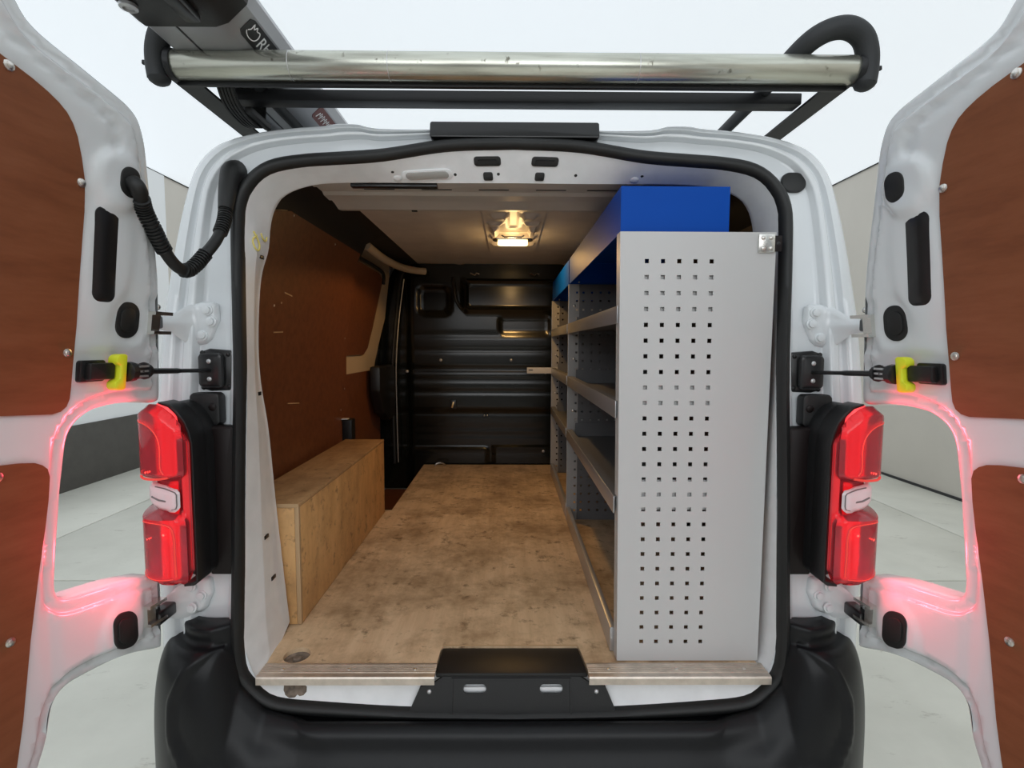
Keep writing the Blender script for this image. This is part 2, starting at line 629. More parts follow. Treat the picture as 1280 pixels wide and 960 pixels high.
WW = [(0, 1.972), (.5, 1.972), (.62, 1.965), (.74, 1.92), (.80, 1.75), (.845, 1.4), (.86, 1.2), (.86, .62), (.84, .575), (.5, .57), (0, .57)]
CEN = Vector((0, 1.22))


def star(half, sub=6):
    P = catmull(half, sub)
    A = [math.atan2(p.y - CEN.y, p.x) for p in P]
    D = [(p - CEN).length for p in P]
    # angles run from +90 down to -90
    A = np.array(A[::-1])
    D = np.array(D[::-1])
    o = np.argsort(A)
    A, D = A[o], D[o]

    def f(th):
        d = float(np.interp(th, A, D))
        return d * math.cos(th), CEN.y + d * math.sin(th)
    return f


fSO, fSI, fSIL, fJ, fW = (star(h) for h in (SO, SI, SIL, JJ, WW))
NH = 150
TH = [math.pi / 2 - math.pi * k / NH for k in range(NH + 1)]


def ring(f):
    """closed loop of (x, z) from a half: right side down then left side up"""
    r = [f(t) for t in TH]
    return r + [(-x, z) for x, z in r[-2:0:-1]]


rSO, rSI, rSIL, rJ, rW = (ring(f) for f in (fSO, fSI, fSIL, fJ, fW))
NR = len(rSO)


def loft(loops, close=True):
    V, F = [], []
    n = len(loops[0])
    for L in loops:
        V += L
    for i in range(len(loops) - 1):
        for k in range(n if close else n - 1):
            F.append((i * n + k, i * n + (k + 1) % n, (i + 1) * n + (k + 1) % n, (i + 1) * n + k))
    return V, F


def between(ra, rb, f, yoff, ybase=ry):
    return [(a[0] + (b[0] - a[0]) * f, ybase(a[1] + (b[1] - a[1]) * f) + yoff, a[1] + (b[1] - a[1]) * f) for a, b in zip(ra, rb)]


def scaled(rg, sx, dz, y):
    return [(x * sx, y, CEN.y + (z - CEN.y) * dz) for x, z in rg]


prof = [(-0.14, 0.004), (-.02, 0.006), (.06, 0.010), (.10, .022), (.13, .026), (.2, .027), (.42, .027), (.50, .027), (.515, .025), (.54, .010), (.555, .006),
        (.57, .005), (.64, .004), (.655, .006), (.67, .015), (.685, .017), (.72, .017), (.735, .015), (.75, .006), (.765, .003), (.86, .004), (.93, .010), (.97, .02), (1.0, .04)]
loops = [between(rSO, rSIL, f, yo) for f, yo in prof]
loops.append([(x * 1.012, ry(z) + 0.09, 1.2 + (z - 1.2) * 1.003) for x, z in rSIL])
for y, s in ((0.35, 1.035), (0.8, 1.06), (1.6, 1.07), (2.42, 1.07)):
    loops.append(scaled(rSIL, s, 1.004, y))
V, F = loft(loops)
nl = len(loops)
F.append(tuple(range((nl - 1) * NR, nl * NR)))
body = obj('body_shell', V, F, 'paint', van, smooth=50, label='white painted body shell with rear pillars and roof edge')

# jamb: from the seal inward to the load area
def yJ(z):
    return 0.05 + 0.170 * float(sm((z - 0.585) / 0.02))


def jambpt(a, b, f):
    z = a[1] + (b[1] - a[1]) * f
    y = ry(a[1]) + (yJ(b[1]) - ry(a[1])) * f
    if b[1] > 1.8:
        y = ry(a[1]) + (0.215 - ry(a[1])) * f
    k = max(0.0, 1 - abs(f - .42) / .42) if f < .42 else max(0.0, 1 - (f - .42) / .58)
    side_ = float(sm((1.75 - z) / .1)) * float(sm((z - .56) / .06))
    sg = 1 if a[0] > 0 else -1
    return (a[0] + (b[0] - a[0]) * f - (sg < 0) * -.010 * k * side_, y, z)


jl = [[(x, ry(z) + 0.004, z) for x, z in between2] for between2 in ([(a[0] + (b[0] - a[0]) * .5, a[1] + (b[1] - a[1]) * .5) for a, b in zip(rSI, rSO)],)]
for f in (0, .06, .2, .40, .42, .44, .6, .8, .95, 1.0):
    jl.append([jambpt(a, b, f) for a, b in zip(rSI, rJ)])
jl.append([(p[0] * 1.0, p[1] + 0.012, p[2] + (0.004 if p[2] > 1.7 else 0)) for p in jl[-1]])
jl.append([(x * 0.5 + q[0] * 0.5, q[1] + 0.001, z * .5 + q[2] * .5) for (x, z), q in zip(rW, jl[-1])])
jl.append([(x, q[1] + 0.003, z) for (x, z), q in zip(rW, jl[-2])])
V, F = loft(jl)
jamb = obj('door_jamb', V, F, 'jamb', van, smooth=40, label='scuffed white inner door frame around the load opening')

# rubber seal ring
sl = []
for f, yo in ((-0.02, 0.006), (0.0, -0.008), (.15, -.018), (.35, -.024), (.6, -.022), (.85, -.014), (1.0, -.004), (1.03, .008)):
    sl.append([(a[0] + (b[0] - a[0]) * f, ry(a[1] + (b[1] - a[1]) * f) + yo, a[1] + (b[1] - a[1]) * f) for a, b in zip(rSI, rSO)])
V, F = loft(sl)
obj('door_seal', V, F, 'rubber', van, smooth=60, label='black rubber seal framing the load opening')

# third brake light on the roof edge
prism('brake_light', rrect(0.004, 1.966, 0.216, 0.021, 0.006), lambda u, v, w: (u, w + rk(v), v), 0.0, 0.06, 'satin', van, bevel=0.003,
      label='black strip of the high brake light')

# ------------------------------------------------------------------ header fittings
def header(x, f):
    th0 = math.atan2(1.9 - CEN.y, abs(x))
    p = Vector(jambpt(fSI(th0), fJ(th0), f))
    if x < 0:
        p.x = -p.x
    return p


def hmap(x0, f0):
    o = header(x0, f0)
    eu = (header(x0 + 0.02, f0) - header(x0 - 0.02, f0)).normalized()
    ev = (header(x0, f0 - 0.1) - header(x0, f0 + 0.1)).normalized()
    n = eu.cross(ev).normalized()
    if n.z > 0:
        n = -n
    return lambda u, v, w: tuple(o + eu * u + ev * v + n * w)


for x0 in (-0.067, 0.084):
    mp = hmap(x0, 0.32)
    s = prism('latch_slot', rrect(0, 0, 0.035, 0.0125, 0.008), mp, -0.002, 0.003, 'satin', van, bevel=0.001, label='black rounded latch slot in the header')
    prism('slot_insert', rrect(0, -0.001, 0.026, 0.006, 0.004), mp, 0.002, 0.006, 'plastic', s)
for x0 in (-0.069, 0.075):
    prism('header_clip', rrect(0, 0, 0.0125, 0.011, 0.005), hmap(x0, 0.78), -0.002, 0.004, 'satin', van, bevel=0.001)
mp = hmap(-0.237, 0.68)
ll = prism('load_lamp', rrect(0, 0, 0.066, 0.0155, 0.0145), mp, -0.002, 0.004, 'jamb', van, bevel=0.002, label='unlit grey oval lamp lens in the header')
prism('lens', rrect(0, 0, 0.056, 0.011, 0.0105), mp, 0.002, 0.007, 'greylens', ll, bevel=0.002)
for x0, f0 in ((-0.33, 0.5), (-0.16, .72), (-.04, .72), (.175, .72), (.36, .6)):
    dome('bolt_hole', hmap(x0, f0)(0, 0, -0.001), Vector(hmap(x0, f0)(0, 0, 1)) - Vector(hmap(x0, f0)(0, 0, 0)), 0.005, 0.002, 'satin', van, n=8)
for x0 in (-0.325, 0.345):
    dome('rivet_boss', hmap(x0, 0.8)(0, 0, -0.001), Vector(hmap(x0, 0.8)(0, 0, 1)) - Vector(hmap(x0, 0.8)(0, 0, 0)), 0.013, 0.004, 'jamb', van, n=12)

# yellow crayon squiggle, slots and worn spots on the left jamb
def jambside(z, f, sgn):
    th0 = math.atan2(z - CEN.y, 0.67)
    a, b = fSI(th0), fJ(th0)
    return Vector(jambpt((sgn * a[0], a[1]), (sgn * b[0], b[1]), f))


for pts in ([(.30, 1.708), (.42, 1.69), (.50, 1.675), (.42, 1.66), (.30, 1.668), (.25, 1.685), (.4, 1.70)], [(.62, 1.712), (.70, 1.70), (.85, 1.697), (.9, 1.71)]):
    path = [jambside(z, f, -1) + Vector((0.003, 0, 0)) for f, z in pts]
    tube('crayon_mark', catmull(path, 5), 0.0022, 'mark', van, n=6, label='yellow crayon squiggle on the white jamb')
for z, f in ((1.648, .75), (1.285, .75), (.905, .55), (.775, .7)):
    p = jambside(z, f, -1)
    V, F = boxvf(p.x - .001, p.x + .003, p.y - .012, p.y + .012, p.z - .005, p.z + .005)
    obj('jamb_slot', V, F, 'satin', van, bevel=0.001)
for (x, z, r) in ((-.555, .553, .026), (-.53, .549, .018), (-.455, .537, .009), (-.43, .536, .013)):
    dome('worn_patch', (x, .034, z), (0, -1, 0.6), r, 0.006, 'rust', van, n=9, label='rusty scuffed patch on the sill')

# ------------------------------------------------------------------ inside of the load area
YBK = 2.30
rp = [(-.62, .25), (.62, .25), (.62, YBK), (-.62, YBK)]
P, T = cdt(densify(rp, .04), step=.035)
hb = np.zeros(len(P))
for x0 in (-.33, .38):
    hb += -0.008 * np.exp(-((P[:, 0] - x0 - 0.0 * P[:, 1]) / .018) ** 2) * sm((P[:, 1] - .85) / .05)
V, F = sheet(P, T, lambda u, v, w: (u, v, 1.966 + w), np.zeros(len(P)) + .006, hb)
obj('roof_lining', V, F, 'roofin', van, smooth=60, label='bare beige-grey underside of the roof')
# ribbed cross member
rib = [(.38, 1.966), (.42, 1.930), (.50, 1.926), (.515, 1.934), (.575, 1.934), (.59, 1.926), (.645, 1.924), (.66, 1.932), (.70, 1.928), (.74, 1.918), (.775, 1.922), (.79, 1.966)]
prism('roof_cross_member', rib, lambda u, v, w: (w, u, v), -.64, .64, 'crossm', van, smooth=20, label='ribbed grey cross member under the roof')
for x0 in (-.44, -.25, -.06, .13, .30):
    box('rib_slot', x0 - .05, x0 + .05, .543, .549, 1.9325, 1.936, 'satin', van, bevel=0)
box('rib_hole', -.372, -.352, .752, .765, 1.916, 1.924, 'satin', van, bevel=0)
box('foam_strip', -.44, -.205, .226, .246, 1.846, 1.857, 'satin', van, bevel=.002, label='black foam strip behind the header')
# lamp carrier strip with pressed bosses
P, T = cdt(densify(rrect(.012, 1.45, .13, .60, .02), .02), step=.012)
h = np.zeros(len(P))
for (cx, cy, hx, hy, a) in ((-.05, .98, .028, .03, -.012), (.075, .98, .028, .03, -.012), (-.07, 1.1, .03, .012, -.01), (.09, 1.1, .03, .012, -.01),
                            (-.075, 1.24, .012, .07, -.016), (.098, 1.24, .012, .07, -.016), (.012, 1.38, .105, .055, -.010), (-.07, 1.55, .03, .02, -.01), (.09, 1.55, .03, .02, -.01),
                            (.012, 1.05, .02, .15, .006)):
    h += 1.5 * a * sm((hx - np.abs(P[:, 0] - cx)) / .010 + .5) * sm((hy - np.abs(P[:, 1] - cy)) / .010 + .5)
V, F = sheet(P, T, lambda u, v, w: (u, v, 1.958 + w), np.zeros(len(P)) + .01, h)
obj('lamp_carrier', V, F, 'roofin', van, smooth=50, label='pressed metal strip around the roof lamp')
dl = prism('interior_lamp', rrect(.01, 1.385, .10, .034, .03), lambda u, v, w: (u, v, w), 1.935, 1.955, 'chrome', van, bevel=.006, label='small warm roof lamp switched on')
prism('lamp_lens', rrect(.01, 1.385, .075, .022, .02), lambda u, v, w: (u, v, w), 1.914, 1.936, 'lampwarm', dl, bevel=.004, label='glowing warm lens')
tube('lamp_clip', [(-.045, 1.29, 1.945), (-.03, 1.30, 1.938), (.05, 1.30, 1.938), (.065, 1.29, 1.945)], .005, 'chrome', dl, n=8)
ld = bpy.data.lights.new('interior_lamp_light', 'SPOT')
ld.spot_size = R(162)
ld.spot_blend = .12
ld.energy = 12
ld.color = (1, .56, .18)
ld.shadow_soft_size = .03
lo = bpy.data.objects.new('interior_lamp_light', ld)
COL.objects.link(lo)
lo.location = (.01, 1.385, 1.905)
lo.parent = dl
lg = bpy.data.lights.new('interior_lamp_glow', 'POINT')
lg.energy = 1.2
lg.color = (1, .62, .26)
lg.shadow_soft_size = .03
lgo = bpy.data.objects.new('interior_lamp_glow', lg)
COL.objects.link(lgo)
lgo.location = (.01, 1.385, 1.865)
lgo.parent = dl
# dark roof rails, side walls
for sgn in (-1, 1):
    pr = [(-.60, 1.968), (-.66, 1.962), (-.73, 1.925), (-.75, 1.88), (-.79, 1.80), (-.82, 1.80), (-.80, 1.9), (-.66, 1.985), (-.60, 1.98)]
    if sgn > 0:
        pr = [(-x, z) for x, z in pr]
    prism('roof_rail_cover', pr, lambda u, v, w: (u, w, v), .24, 1.44 if sgn < 0 else YBK, 'darkmetal', van, smooth=60, label='black trim along the roof side rail')
    if sgn < 0:
        pr2 = [(-.60, 1.968), (-.66, 1.962), (-.735, 1.938), (-.80, 1.935), (-.80, 1.98), (-.60, 1.98)]
        prism('roof_rail_cover', pr2, lambda u, v, w: (u, w, v), 1.4405, YBK, 'darkmetal', van, smooth=60, label='black trim along the roof side rail')


def wlx(z, o=0.0):
    return -.83 + o + .09 * max(0, (z - 1.2) / .75) ** 1.5


def side_sheet(name, outline, o, th, mat, step=.06, parent=van, label=None, sgn=1, edge=None):
    P, T = cdt(densify(outline, .04), step=step)
    n = len(P)
    V, F = sheet(P, T, lambda u, v, w: (sgn * (wlx(v, o) + w), u, v), np.zeros(n), np.zeros(n) - th)
    return obj(name, V, F, mat, parent, smooth=30, label=label)


side_sheet('side_wall', [(.24, .40), (YBK, .40), (YBK, 1.88), (.24, 1.88)], -.075, .01, 'darkmetal', label='dark inner side wall')
side_sheet('side_wall', [(.24, .55), (YBK, .55), (YBK, 1.88), (.24, 1.88)], -.045, .01, 'darkmetal', sgn=-1, label='dark inner side wall')
side_sheet('lining_panel', [(.26, .62), (YBK - .02, .62), (YBK - .02, 1.87), (.26, 1.87)], -.02, .012, 'plyshaded', sgn=-1,
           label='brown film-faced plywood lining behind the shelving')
ply1 = [(.26, .62), (1.535, .62), (1.535, .864), (1.474, 1.025), (1.40, 1.20), (1.387, 1.282), (1.375, 1.359), (1.372, 1.50), (1.373, 1.66), (1.395, 1.84), (1.45, 1.925)] + \
       [(1.25, 1.926), (1.027, 1.922), (.845, 1.912), (.70, 1.895), (.60, 1.875), (.50, 1.85), (.40, 1.815), (.26, 1.75)]
lp = side_sheet('lining_panel', ply1, 0, .012, 'ply', label='large brown plywood lining panel on the left wall')
edge = [(.26, 1.75), (.40, 1.815), (.50, 1.85), (.60, 1.875), (.70, 1.895), (.845, 1.912), (1.027, 1.922), (1.25, 1.926), (1.45, 1.925)]
tube('panel_edge', catmull([(wlx(z) - .004, y, z + .002) for y, z in edge], 4), .0035, 'plyedge', lp, n=6, label='pale raw edge of the plywood')
for y, z in ((.62, 1.865), (1.05, 1.85), (.55, 1.55), (1.33, 1.45), (.47, 1.25), (1.36, 1.2), (1.3, 1.1), (.47, 1.05)):
    dome('screw', (wlx(z) - .001, y, z), (1, 0, 0), .005, .003, 'steel', lp, n=8)
for (y0, z0, y1, z1) in ((.62, 1.60, .68, 1.594), (.56, 1.46, .63, 1.463), (.60, 1.56, .60, 1.566), (.7, 1.2, .8, 1.19)):
    V, F = barvf((wlx(z0) + .0005, y0, z0), (wlx(z1) + .0005, y1 + .002, z1), .002, .004)
    obj('scratch', V, F, 'plyedge', lp)
# sliding side door behind
sd = side_sheet('sliding_door', [(1.36, .62), (2.20, .62), (2.22, .95), (2.10, 1.283), (2.28, 1.60), (2.24, 1.88), (2.18, 1.94), (1.36, 1.945)], -.046, .016, 'cream',
                label='cream metal inside of the sliding side door')
side_sheet('lining_panel', [(1.36, 1.362), (1.80, 1.362), (1.88, 1.40), (1.95, 1.52), (2.0, 1.65), (2.04, 1.79), (2.02, 1.83), (1.95, 1.85), (1.36, 1.855)], -.034, .01, 'ply', parent=sd,
           label='dark brown plywood window infill panel')
side_sheet('lining_panel', [(1.45, .62), (2.19, .62), (2.20, .95), (2.13, 1.15), (2.06, 1.262), (1.40, 1.262)], -.034, .01, 'ply', parent=sd)
tube('window_seal', catmull([(wlx(z, -.03), y, z) for y, z in [(1.36, 1.873), (1.60, 1.872), (1.95, 1.868), (2.04, 1.848), (2.065, 1.80)]], 4), .010, 'rubber', sd, n=8)
# black slam pillar trim and door gear
P_ = [(1.86, 1.29), (2.27, 1.29), (2.27, .94), (2.12, .93), (1.95, 1.0), (1.86, 1.14)]
prism('door_lock_cover', P_, lambda u, v, w: (w, u, v), -.84, -.775, 'plastic', van, bevel=.015, label='black plastic lock cover on the sliding door')
tube('door_edge_seal', catmull([(-.775, 2.22, .62), (-.785, 2.24, 1.0), (-.785, 2.24, 1.3), (-.765, 2.27, 1.6), (-.73, 2.27, 1.86), (-.70, 2.25, 1.92)], 6), .011, 'rubber', van, n=8)
tube('door_edge_strip', catmull([(-.758, 2.25, .62), (-.768, 2.27, 1.0), (-.768, 2.27, 1.3), (-.748, 2.285, 1.6), (-.712, 2.285, 1.86)], 6), .004, 'alu', van, n=6)
bm_path = [(-.735, 1.46, 1.925), (-.715, 1.75, 1.905), (-.685, 2.05, 1.905), (-.62, 2.20, 1.905), (-.56, 2.24, 1.905)]
tube('door_rail_beam', catmull(bm_path, 6), .022, 'cream', van, n=10, sy=1.0, label='cream upper rail of the sliding door')
lt = prism('lining_latch', rrect(1.345, .985, .032, .066, .010), lambda u, v, w: (w, u, v), -.832, -.782, 'plastic', van, bevel=.006,
           label='black plastic latch block on the left lining panel')
box('paper_scrap', -.829, -.80, 1.30, 1.33, 1.052, 1.056, 'jamb', lt, bevel=0)
# floor pan and sunken side step
box('floor_pan', -.84, .84, .07, 1.36, .555, .5835, 'darkmetal', van, bevel=0)
box('floor_pan', -.585, .84, 1.36, YBK, .555, .5835, 'darkmetal', van, bevel=0)
box('side_step', -.86, -.585, 1.36, YBK, .40, .42, 'ply', van, bevel=0)
box('step_riser', -.60, -.586, 1.36, YBK, .42, .5835, 'ply', van, bevel=0)
box('step_riser', -.86, -.586, 1.345, 1.36, .42, .56, 'ply', van, bevel=0)

# ------------------------------------------------------------------ bulkhead
bo = [(-.91, .42), (.91, .42), (.91, 1.40), (.89, 1.60), (.85, 1.82), (.77, 1.965), (-.77, 1.965), (-.85, 1.82), (-.89, 1.60), (-.91, 1.40)]
P, T = cdt(densify(bo, .05), step=.016)
X_, Z_ = P[:, 0], P[:, 1]


def rb(cx, cz, hx, hz, r, soft):
    qx = np.abs(X_ - cx) - hx + r
    qz = np.abs(Z_ - cz) - hz + r
    d = np.sqrt(np.maximum(qx, 0) ** 2 + np.maximum(qz, 0) ** 2) + np.minimum(np.maximum(qx, qz), 0) - r
    return sm(-d / soft + .5)


h = np.zeros(len(P))
h += -.022 * rb(.02, 1.752, .335, .108, .03, .02)      # raised frame step round the window blank
h += .020 * rb(.02, 1.752, .305, .088, .02, .014)
h += .022 * rb(-.515, 1.72, .105, .088, .04, .03)
h += .012 * rb(.10, 1.555, .17, .055, .03, .03)
for z0, a, wd in ((1.49, .010, .012), (1.385, .012, .012), (1.255, .022, .016), (1.185, .012, .012), (1.10, .014, .012), (.955, .010, .012), (.85, .008, .01), (.80, .008, .01), (.68, .008, .01)):
    h += a * .4 * np.exp(-((Z_ - z0) / wd) ** 2)
h += .016 * sm((.985 - Z_) / .03)
h += -.02 * sm((.73 - Z_) / .012) * sm((X_ + .12) / .02) + -.016 * sm((.715 - Z_) / .012) * sm((-.14 - X_) / .02)
h += .03 * sm((-.66 - X_) / .05) + .03 * sm((X_ - .66) / .05)
V, F = sheet(P, T, lambda u, v, w: (u, YBK + w, v), h, np.zeros(len(P)) + .06)
bk = obj('bulkhead', V, F, 'bulk', van, smooth=50, label='black pressed steel bulkhead behind the seats')
for x, z in ((-.47, 1.318), (.01, 1.32), (-.70, 1.24), (.245, 1.235), (.235, .69)):
    dome('bolt', (x, YBK - .002, z), (0, -1, 0), .011, .006, 'alu', bk)
for xx in (-.235, .165):
    tube('wire_clip', [(xx - .03, 2.27, 1.90), (xx, 2.262, 1.885), (xx + .012, 2.262, 1.90), (xx + .03, 2.266, 1.893)], .004, 'steel', bk, n=6)
tube('grab_strap', catmull([(-.385, 2.285, 1.87), (-.375, 2.262, 1.80), (-.36, 2.262, 1.72), (-.33, 2.285, 1.665)], 5), .011, 'satin', bk, n=8, label='glossy black vertical bead')
lk = box('latch', -.405, -.365, 2.272, 2.295, .985, 1.045, 'satin', bk, bevel=.003)
V, F = barvf((-.392, 2.262, .995), (-.380, 2.262, 1.035), .014, .012)
bl = obj('latch_bolt', V, F, 'brass', van, bevel=.002, label='small brass latch on the black bulkhead')
for dx in (0, .02):
    dome('rivet', (-.172 + dx, 2.285, .94), (0, -1, 0), .006, .004, 'steel', bk, n=8)
tube('tie_down_ring', [(-.47 + .035 * math.cos(a), 2.22 + .012 * math.sin(a), .604 + .018 * max(0, math.sin(a))) for a in [math.pi * k / 8 for k in range(9)]], .005, 'steel', van, n=6,
     label='small steel tie-down ring at the bulkhead foot')

# ------------------------------------------------------------------ sill: black threshold plate
def sly(z):
    return 0.004 + (z - .506) * .30


plo = [(-.255, .508), (-.228, .566), (-.195, .574), (-.165, .592), (.165, .592), (.198, .574), (.236, .566), (.262, .508)]
hl = [rrect(-.092, .5605, .029, .0105, .009, 4), rrect(.1, .5605, .029, .0105, .009, 4)]
P, T = cdt(densify(plo, .03), hl, step=.02)
n_ = len(P)
V, F = sheet(P, T, lambda u, v, w: (u, sly(v) + w, v), np.zeros(n_), np.zeros(n_) + .006)
sp = obj('sill_plate', V, F, 'plastic', van, label='black plastic threshold plate with two slots')
prism('tread', [(-.186, .137), (.181, .137), (.192, .028), (-.19, .028)], lambda u, v, w: (u, v, w), .586, .597, 'plastic', sp, bevel=.003)
prism('raised_rib', [(-.15, .508), (-.15, .586), (.15, .586), (.15, .508), (.146, .508), (.146, .582), (-.146, .582), (-.146, .508)], lambda u, v, w: (u, sly(v) + w, v), -.003, .001, 'plastic', sp)
for x in (-.205, .213):
    dome('screw', (x, sly(.556) - .001, .556), (0, -1, .3), .006, .003, 'alu', sp)
for x in (-.092, .1):
    box('slot_edge', x - .028, x + .028, sly(.56) + .008, sly(.56) + .012, .551, .560, 'jamb', sp, bevel=0)

# ------------------------------------------------------------------ plywood load floor
fb = thing('load_floor', 'worn stained plywood load floor with aluminium edging in the van', 'floor board', (0, .1, .585))
fo = [(-.622, .010), (-.195, .010), (-.19, .12), (-.185, .141), (.181, .141), (.186, .12), (.196, .010), (.64, .010), (.634, .10), (.648, .245), (.80, .26), (.80, 2.275), (-.587, 2.275),
      (-.587, 1.30), (-.80, 1.30), (-.80, .26), (-.648, .245), (-.634, .10)]
hole = ellipse(-.566, .100, .034, .034, 20)
P, T = cdt(densify(fo, .1), [hole], step=.12)
V, F = sheet(P, T, lambda u, v, w: (u, v, w), np.full(len(P), .600), np.full(len(P), .5845))
obj('plywood_board', V, F, 'floorply', fb, smooth=20, label='worn plywood sheet with dark stains')
V, F = lathevf((-.566, .100, .5845), (0, 0, 1), [(.034, .0), (.034, .004), (.030, .0015), (.012, .001), (.010, .008), (.004, .010)], 20)
obj('tie_down_cup', V, F, 'rust', fb, label='dirty recessed tie-down cup in the floor')
lipo = [(-.187, .1405), (.181, .1405), (.181, .1445), (-.187, .1445)]
prism('cut_edge', lipo, lambda u, v, w: (u, v, w), .5995, .6012, 'plyedge', fb)
tp = [(.060, .6005), (.060, .6035)]
for k in range(5):
    y = .055 - k * .0075
    tp += [(y, .6048), (y - .0035, .6048), (y - .0037, .6036), (y - .0072, .6036)]
tp += [(.012, .6048), (.004, .6040), (.002, .600), (.002, .584), (.0055, .584), (.0055, .599), (.010, .6005)]
for x0, x1 in ((-.628, -.19), (.192, .643)):
    t_ = prism('edging_strip', tp, lambda u, v, w: (w, u, v), x0, x1, 'trim', fb, smooth=20, label='ribbed aluminium edging strip')
    for q in (.12, .5, .88):
        dome('screw', (x0 + (x1 - x0) * q, .034, .6045), (0, 0, 1), .005, .002, 'steel', t_, n=8)

# ------------------------------------------------------------------ plywood box over the wheel arch
wb = thing('wheel_arch_box', 'pale plywood box over the left wheel arch on the load floor', 'box', (-.71, .75, .6))
box('side_board', -.625, -.613, .260, 1.262, .6015, .950, 'boxply', wb, bevel=.0015, label='pale plywood side board')
box('front_board', -.80, -.6255, .247, .259, .6015, .950, 'boxply', wb, bevel=.0015)
box('corner_edge', -.6253, -.613, .2475, .2595, .6015, .950, 'plyedge', wb, bevel=.001)
box('back_board', -.80, -.6255, 1.25, 1.262, .6015, .950, 'boxply', wb, bevel=.0015)
box('top_board', -.80, -.612, .246, 1.263, .9505, .962, 'boxtop', wb, bevel=.0015, label='darker worn plywood top')
box('front_edge', -.80, -.612, .2452, .2458, .9508, .9617, 'plyedge', wb, bevel=0)

# ------------------------------------------------------------------ shelving on the right
rk_ = thing('van_shelving', 'grey metal van shelving with perforated end panel and blue top bins', 'shelving', (.45, 1.07, .6))


def perf(x0, x1, z0, z1, hx, hz, hs, y0, y1, warp=None):
    gx = sorted(set([x0, x1] + [round(h + s * hs / 2, 5) for h in hx for s in (-1, 1)]))
    gz = sorted(set([z0, z1] + [round(h + s * hs / 2, 5) for h in hz for s in (-1, 1)]))
    hxs = [round(h - hs / 2, 5) for h in hx]
    hzs = [round(h - hs / 2, 5) for h in hz]
    nx, nz = len(gx), len(gz)
    W = warp or (lambda x, z: (x, z))
    V = []
    for y in (y0, y1):
        for z in gz:
            for x in gx:
                a, b = W(x, z)
                V.append((a, y, b))
    F = []
    off = nx * nz
    solid = {}
    for j in range(nz - 1):
        for i in range(nx - 1):
            solid[i, j] = not (gx[i] in hxs and gz[j] in hzs)
    for (i, j), s in solid.items():
        a, b, c, d = j * nx + i, j * nx + i + 1, (j + 1) * nx + i + 1, (j + 1) * nx + i
        if s:
            F.append((a, b, c, d))
            F.append((d + off, c + off, b + off, a + off))
        for (di, dj, e0, e1) in ((-1, 0, a, d), (1, 0, b, c), (0, -1, a, b), (0, 1, d, c)):
            t = solid.get((i + di, j + dj), False)
            if s and not t:
                F.append((e0, e1, e1 + off, e0 + off))
    return V, F


def ewarp(x, z):
    k = (z - .602) / 1.095
    return x + (1 - k) * (.012 - .016 * (x - .262) / .383), z


HX = [.328 + .040 * i for i in range(5)]
HZ = [1.626 - .0389 * i for i in range(26)]
V, F = perf(.262, .645, .602, 1.697, HX, HZ, .0105, .072, .0755, ewarp)
ep = obj('end_panel', V, F, 'grey', rk_, smooth=30, label='light grey perforated end panel facing the doors')
V = [(.262 + .012 * (1 - k), y, z) for k, z in ((0, .602), (1, 1.697)) for y in (.0757, .112)]
V += [(x + .0035, y, z) for x, y, z in V]
obj('panel_fold', V, [(0, 1, 3, 2), (4, 6, 7, 5), (0, 4, 5, 1), (2, 3, 7, 6), (0, 2, 6, 4), (1, 5, 7, 3)], 'grey', ep)
br = box('corner_bracket', .600, .640, .066, .0715, 1.647, 1.692, 'chrome', rk_, bevel=.002, label='riveted zinc bracket at the panel corner')
box('bracket_tail', .640, .657, .0665, .071, 1.650, 1.688, 'redblack', br, bevel=.001)
for x in (.610, .629):
    for z in (1.657, 1.682):
        dome('rivet', (x, .0662, z), (0, -1, 0), .0055, .004, 'steel', br, n=10)
dome('rivet_hole', (.6485, .0667, 1.669), (0, -1, 0), .005, .001, 'satin', br, n=8)
BAYS = [(.080, 1.148), (1.166, 2.035)]
SHZ = [1.518, 1.279, 1.033]
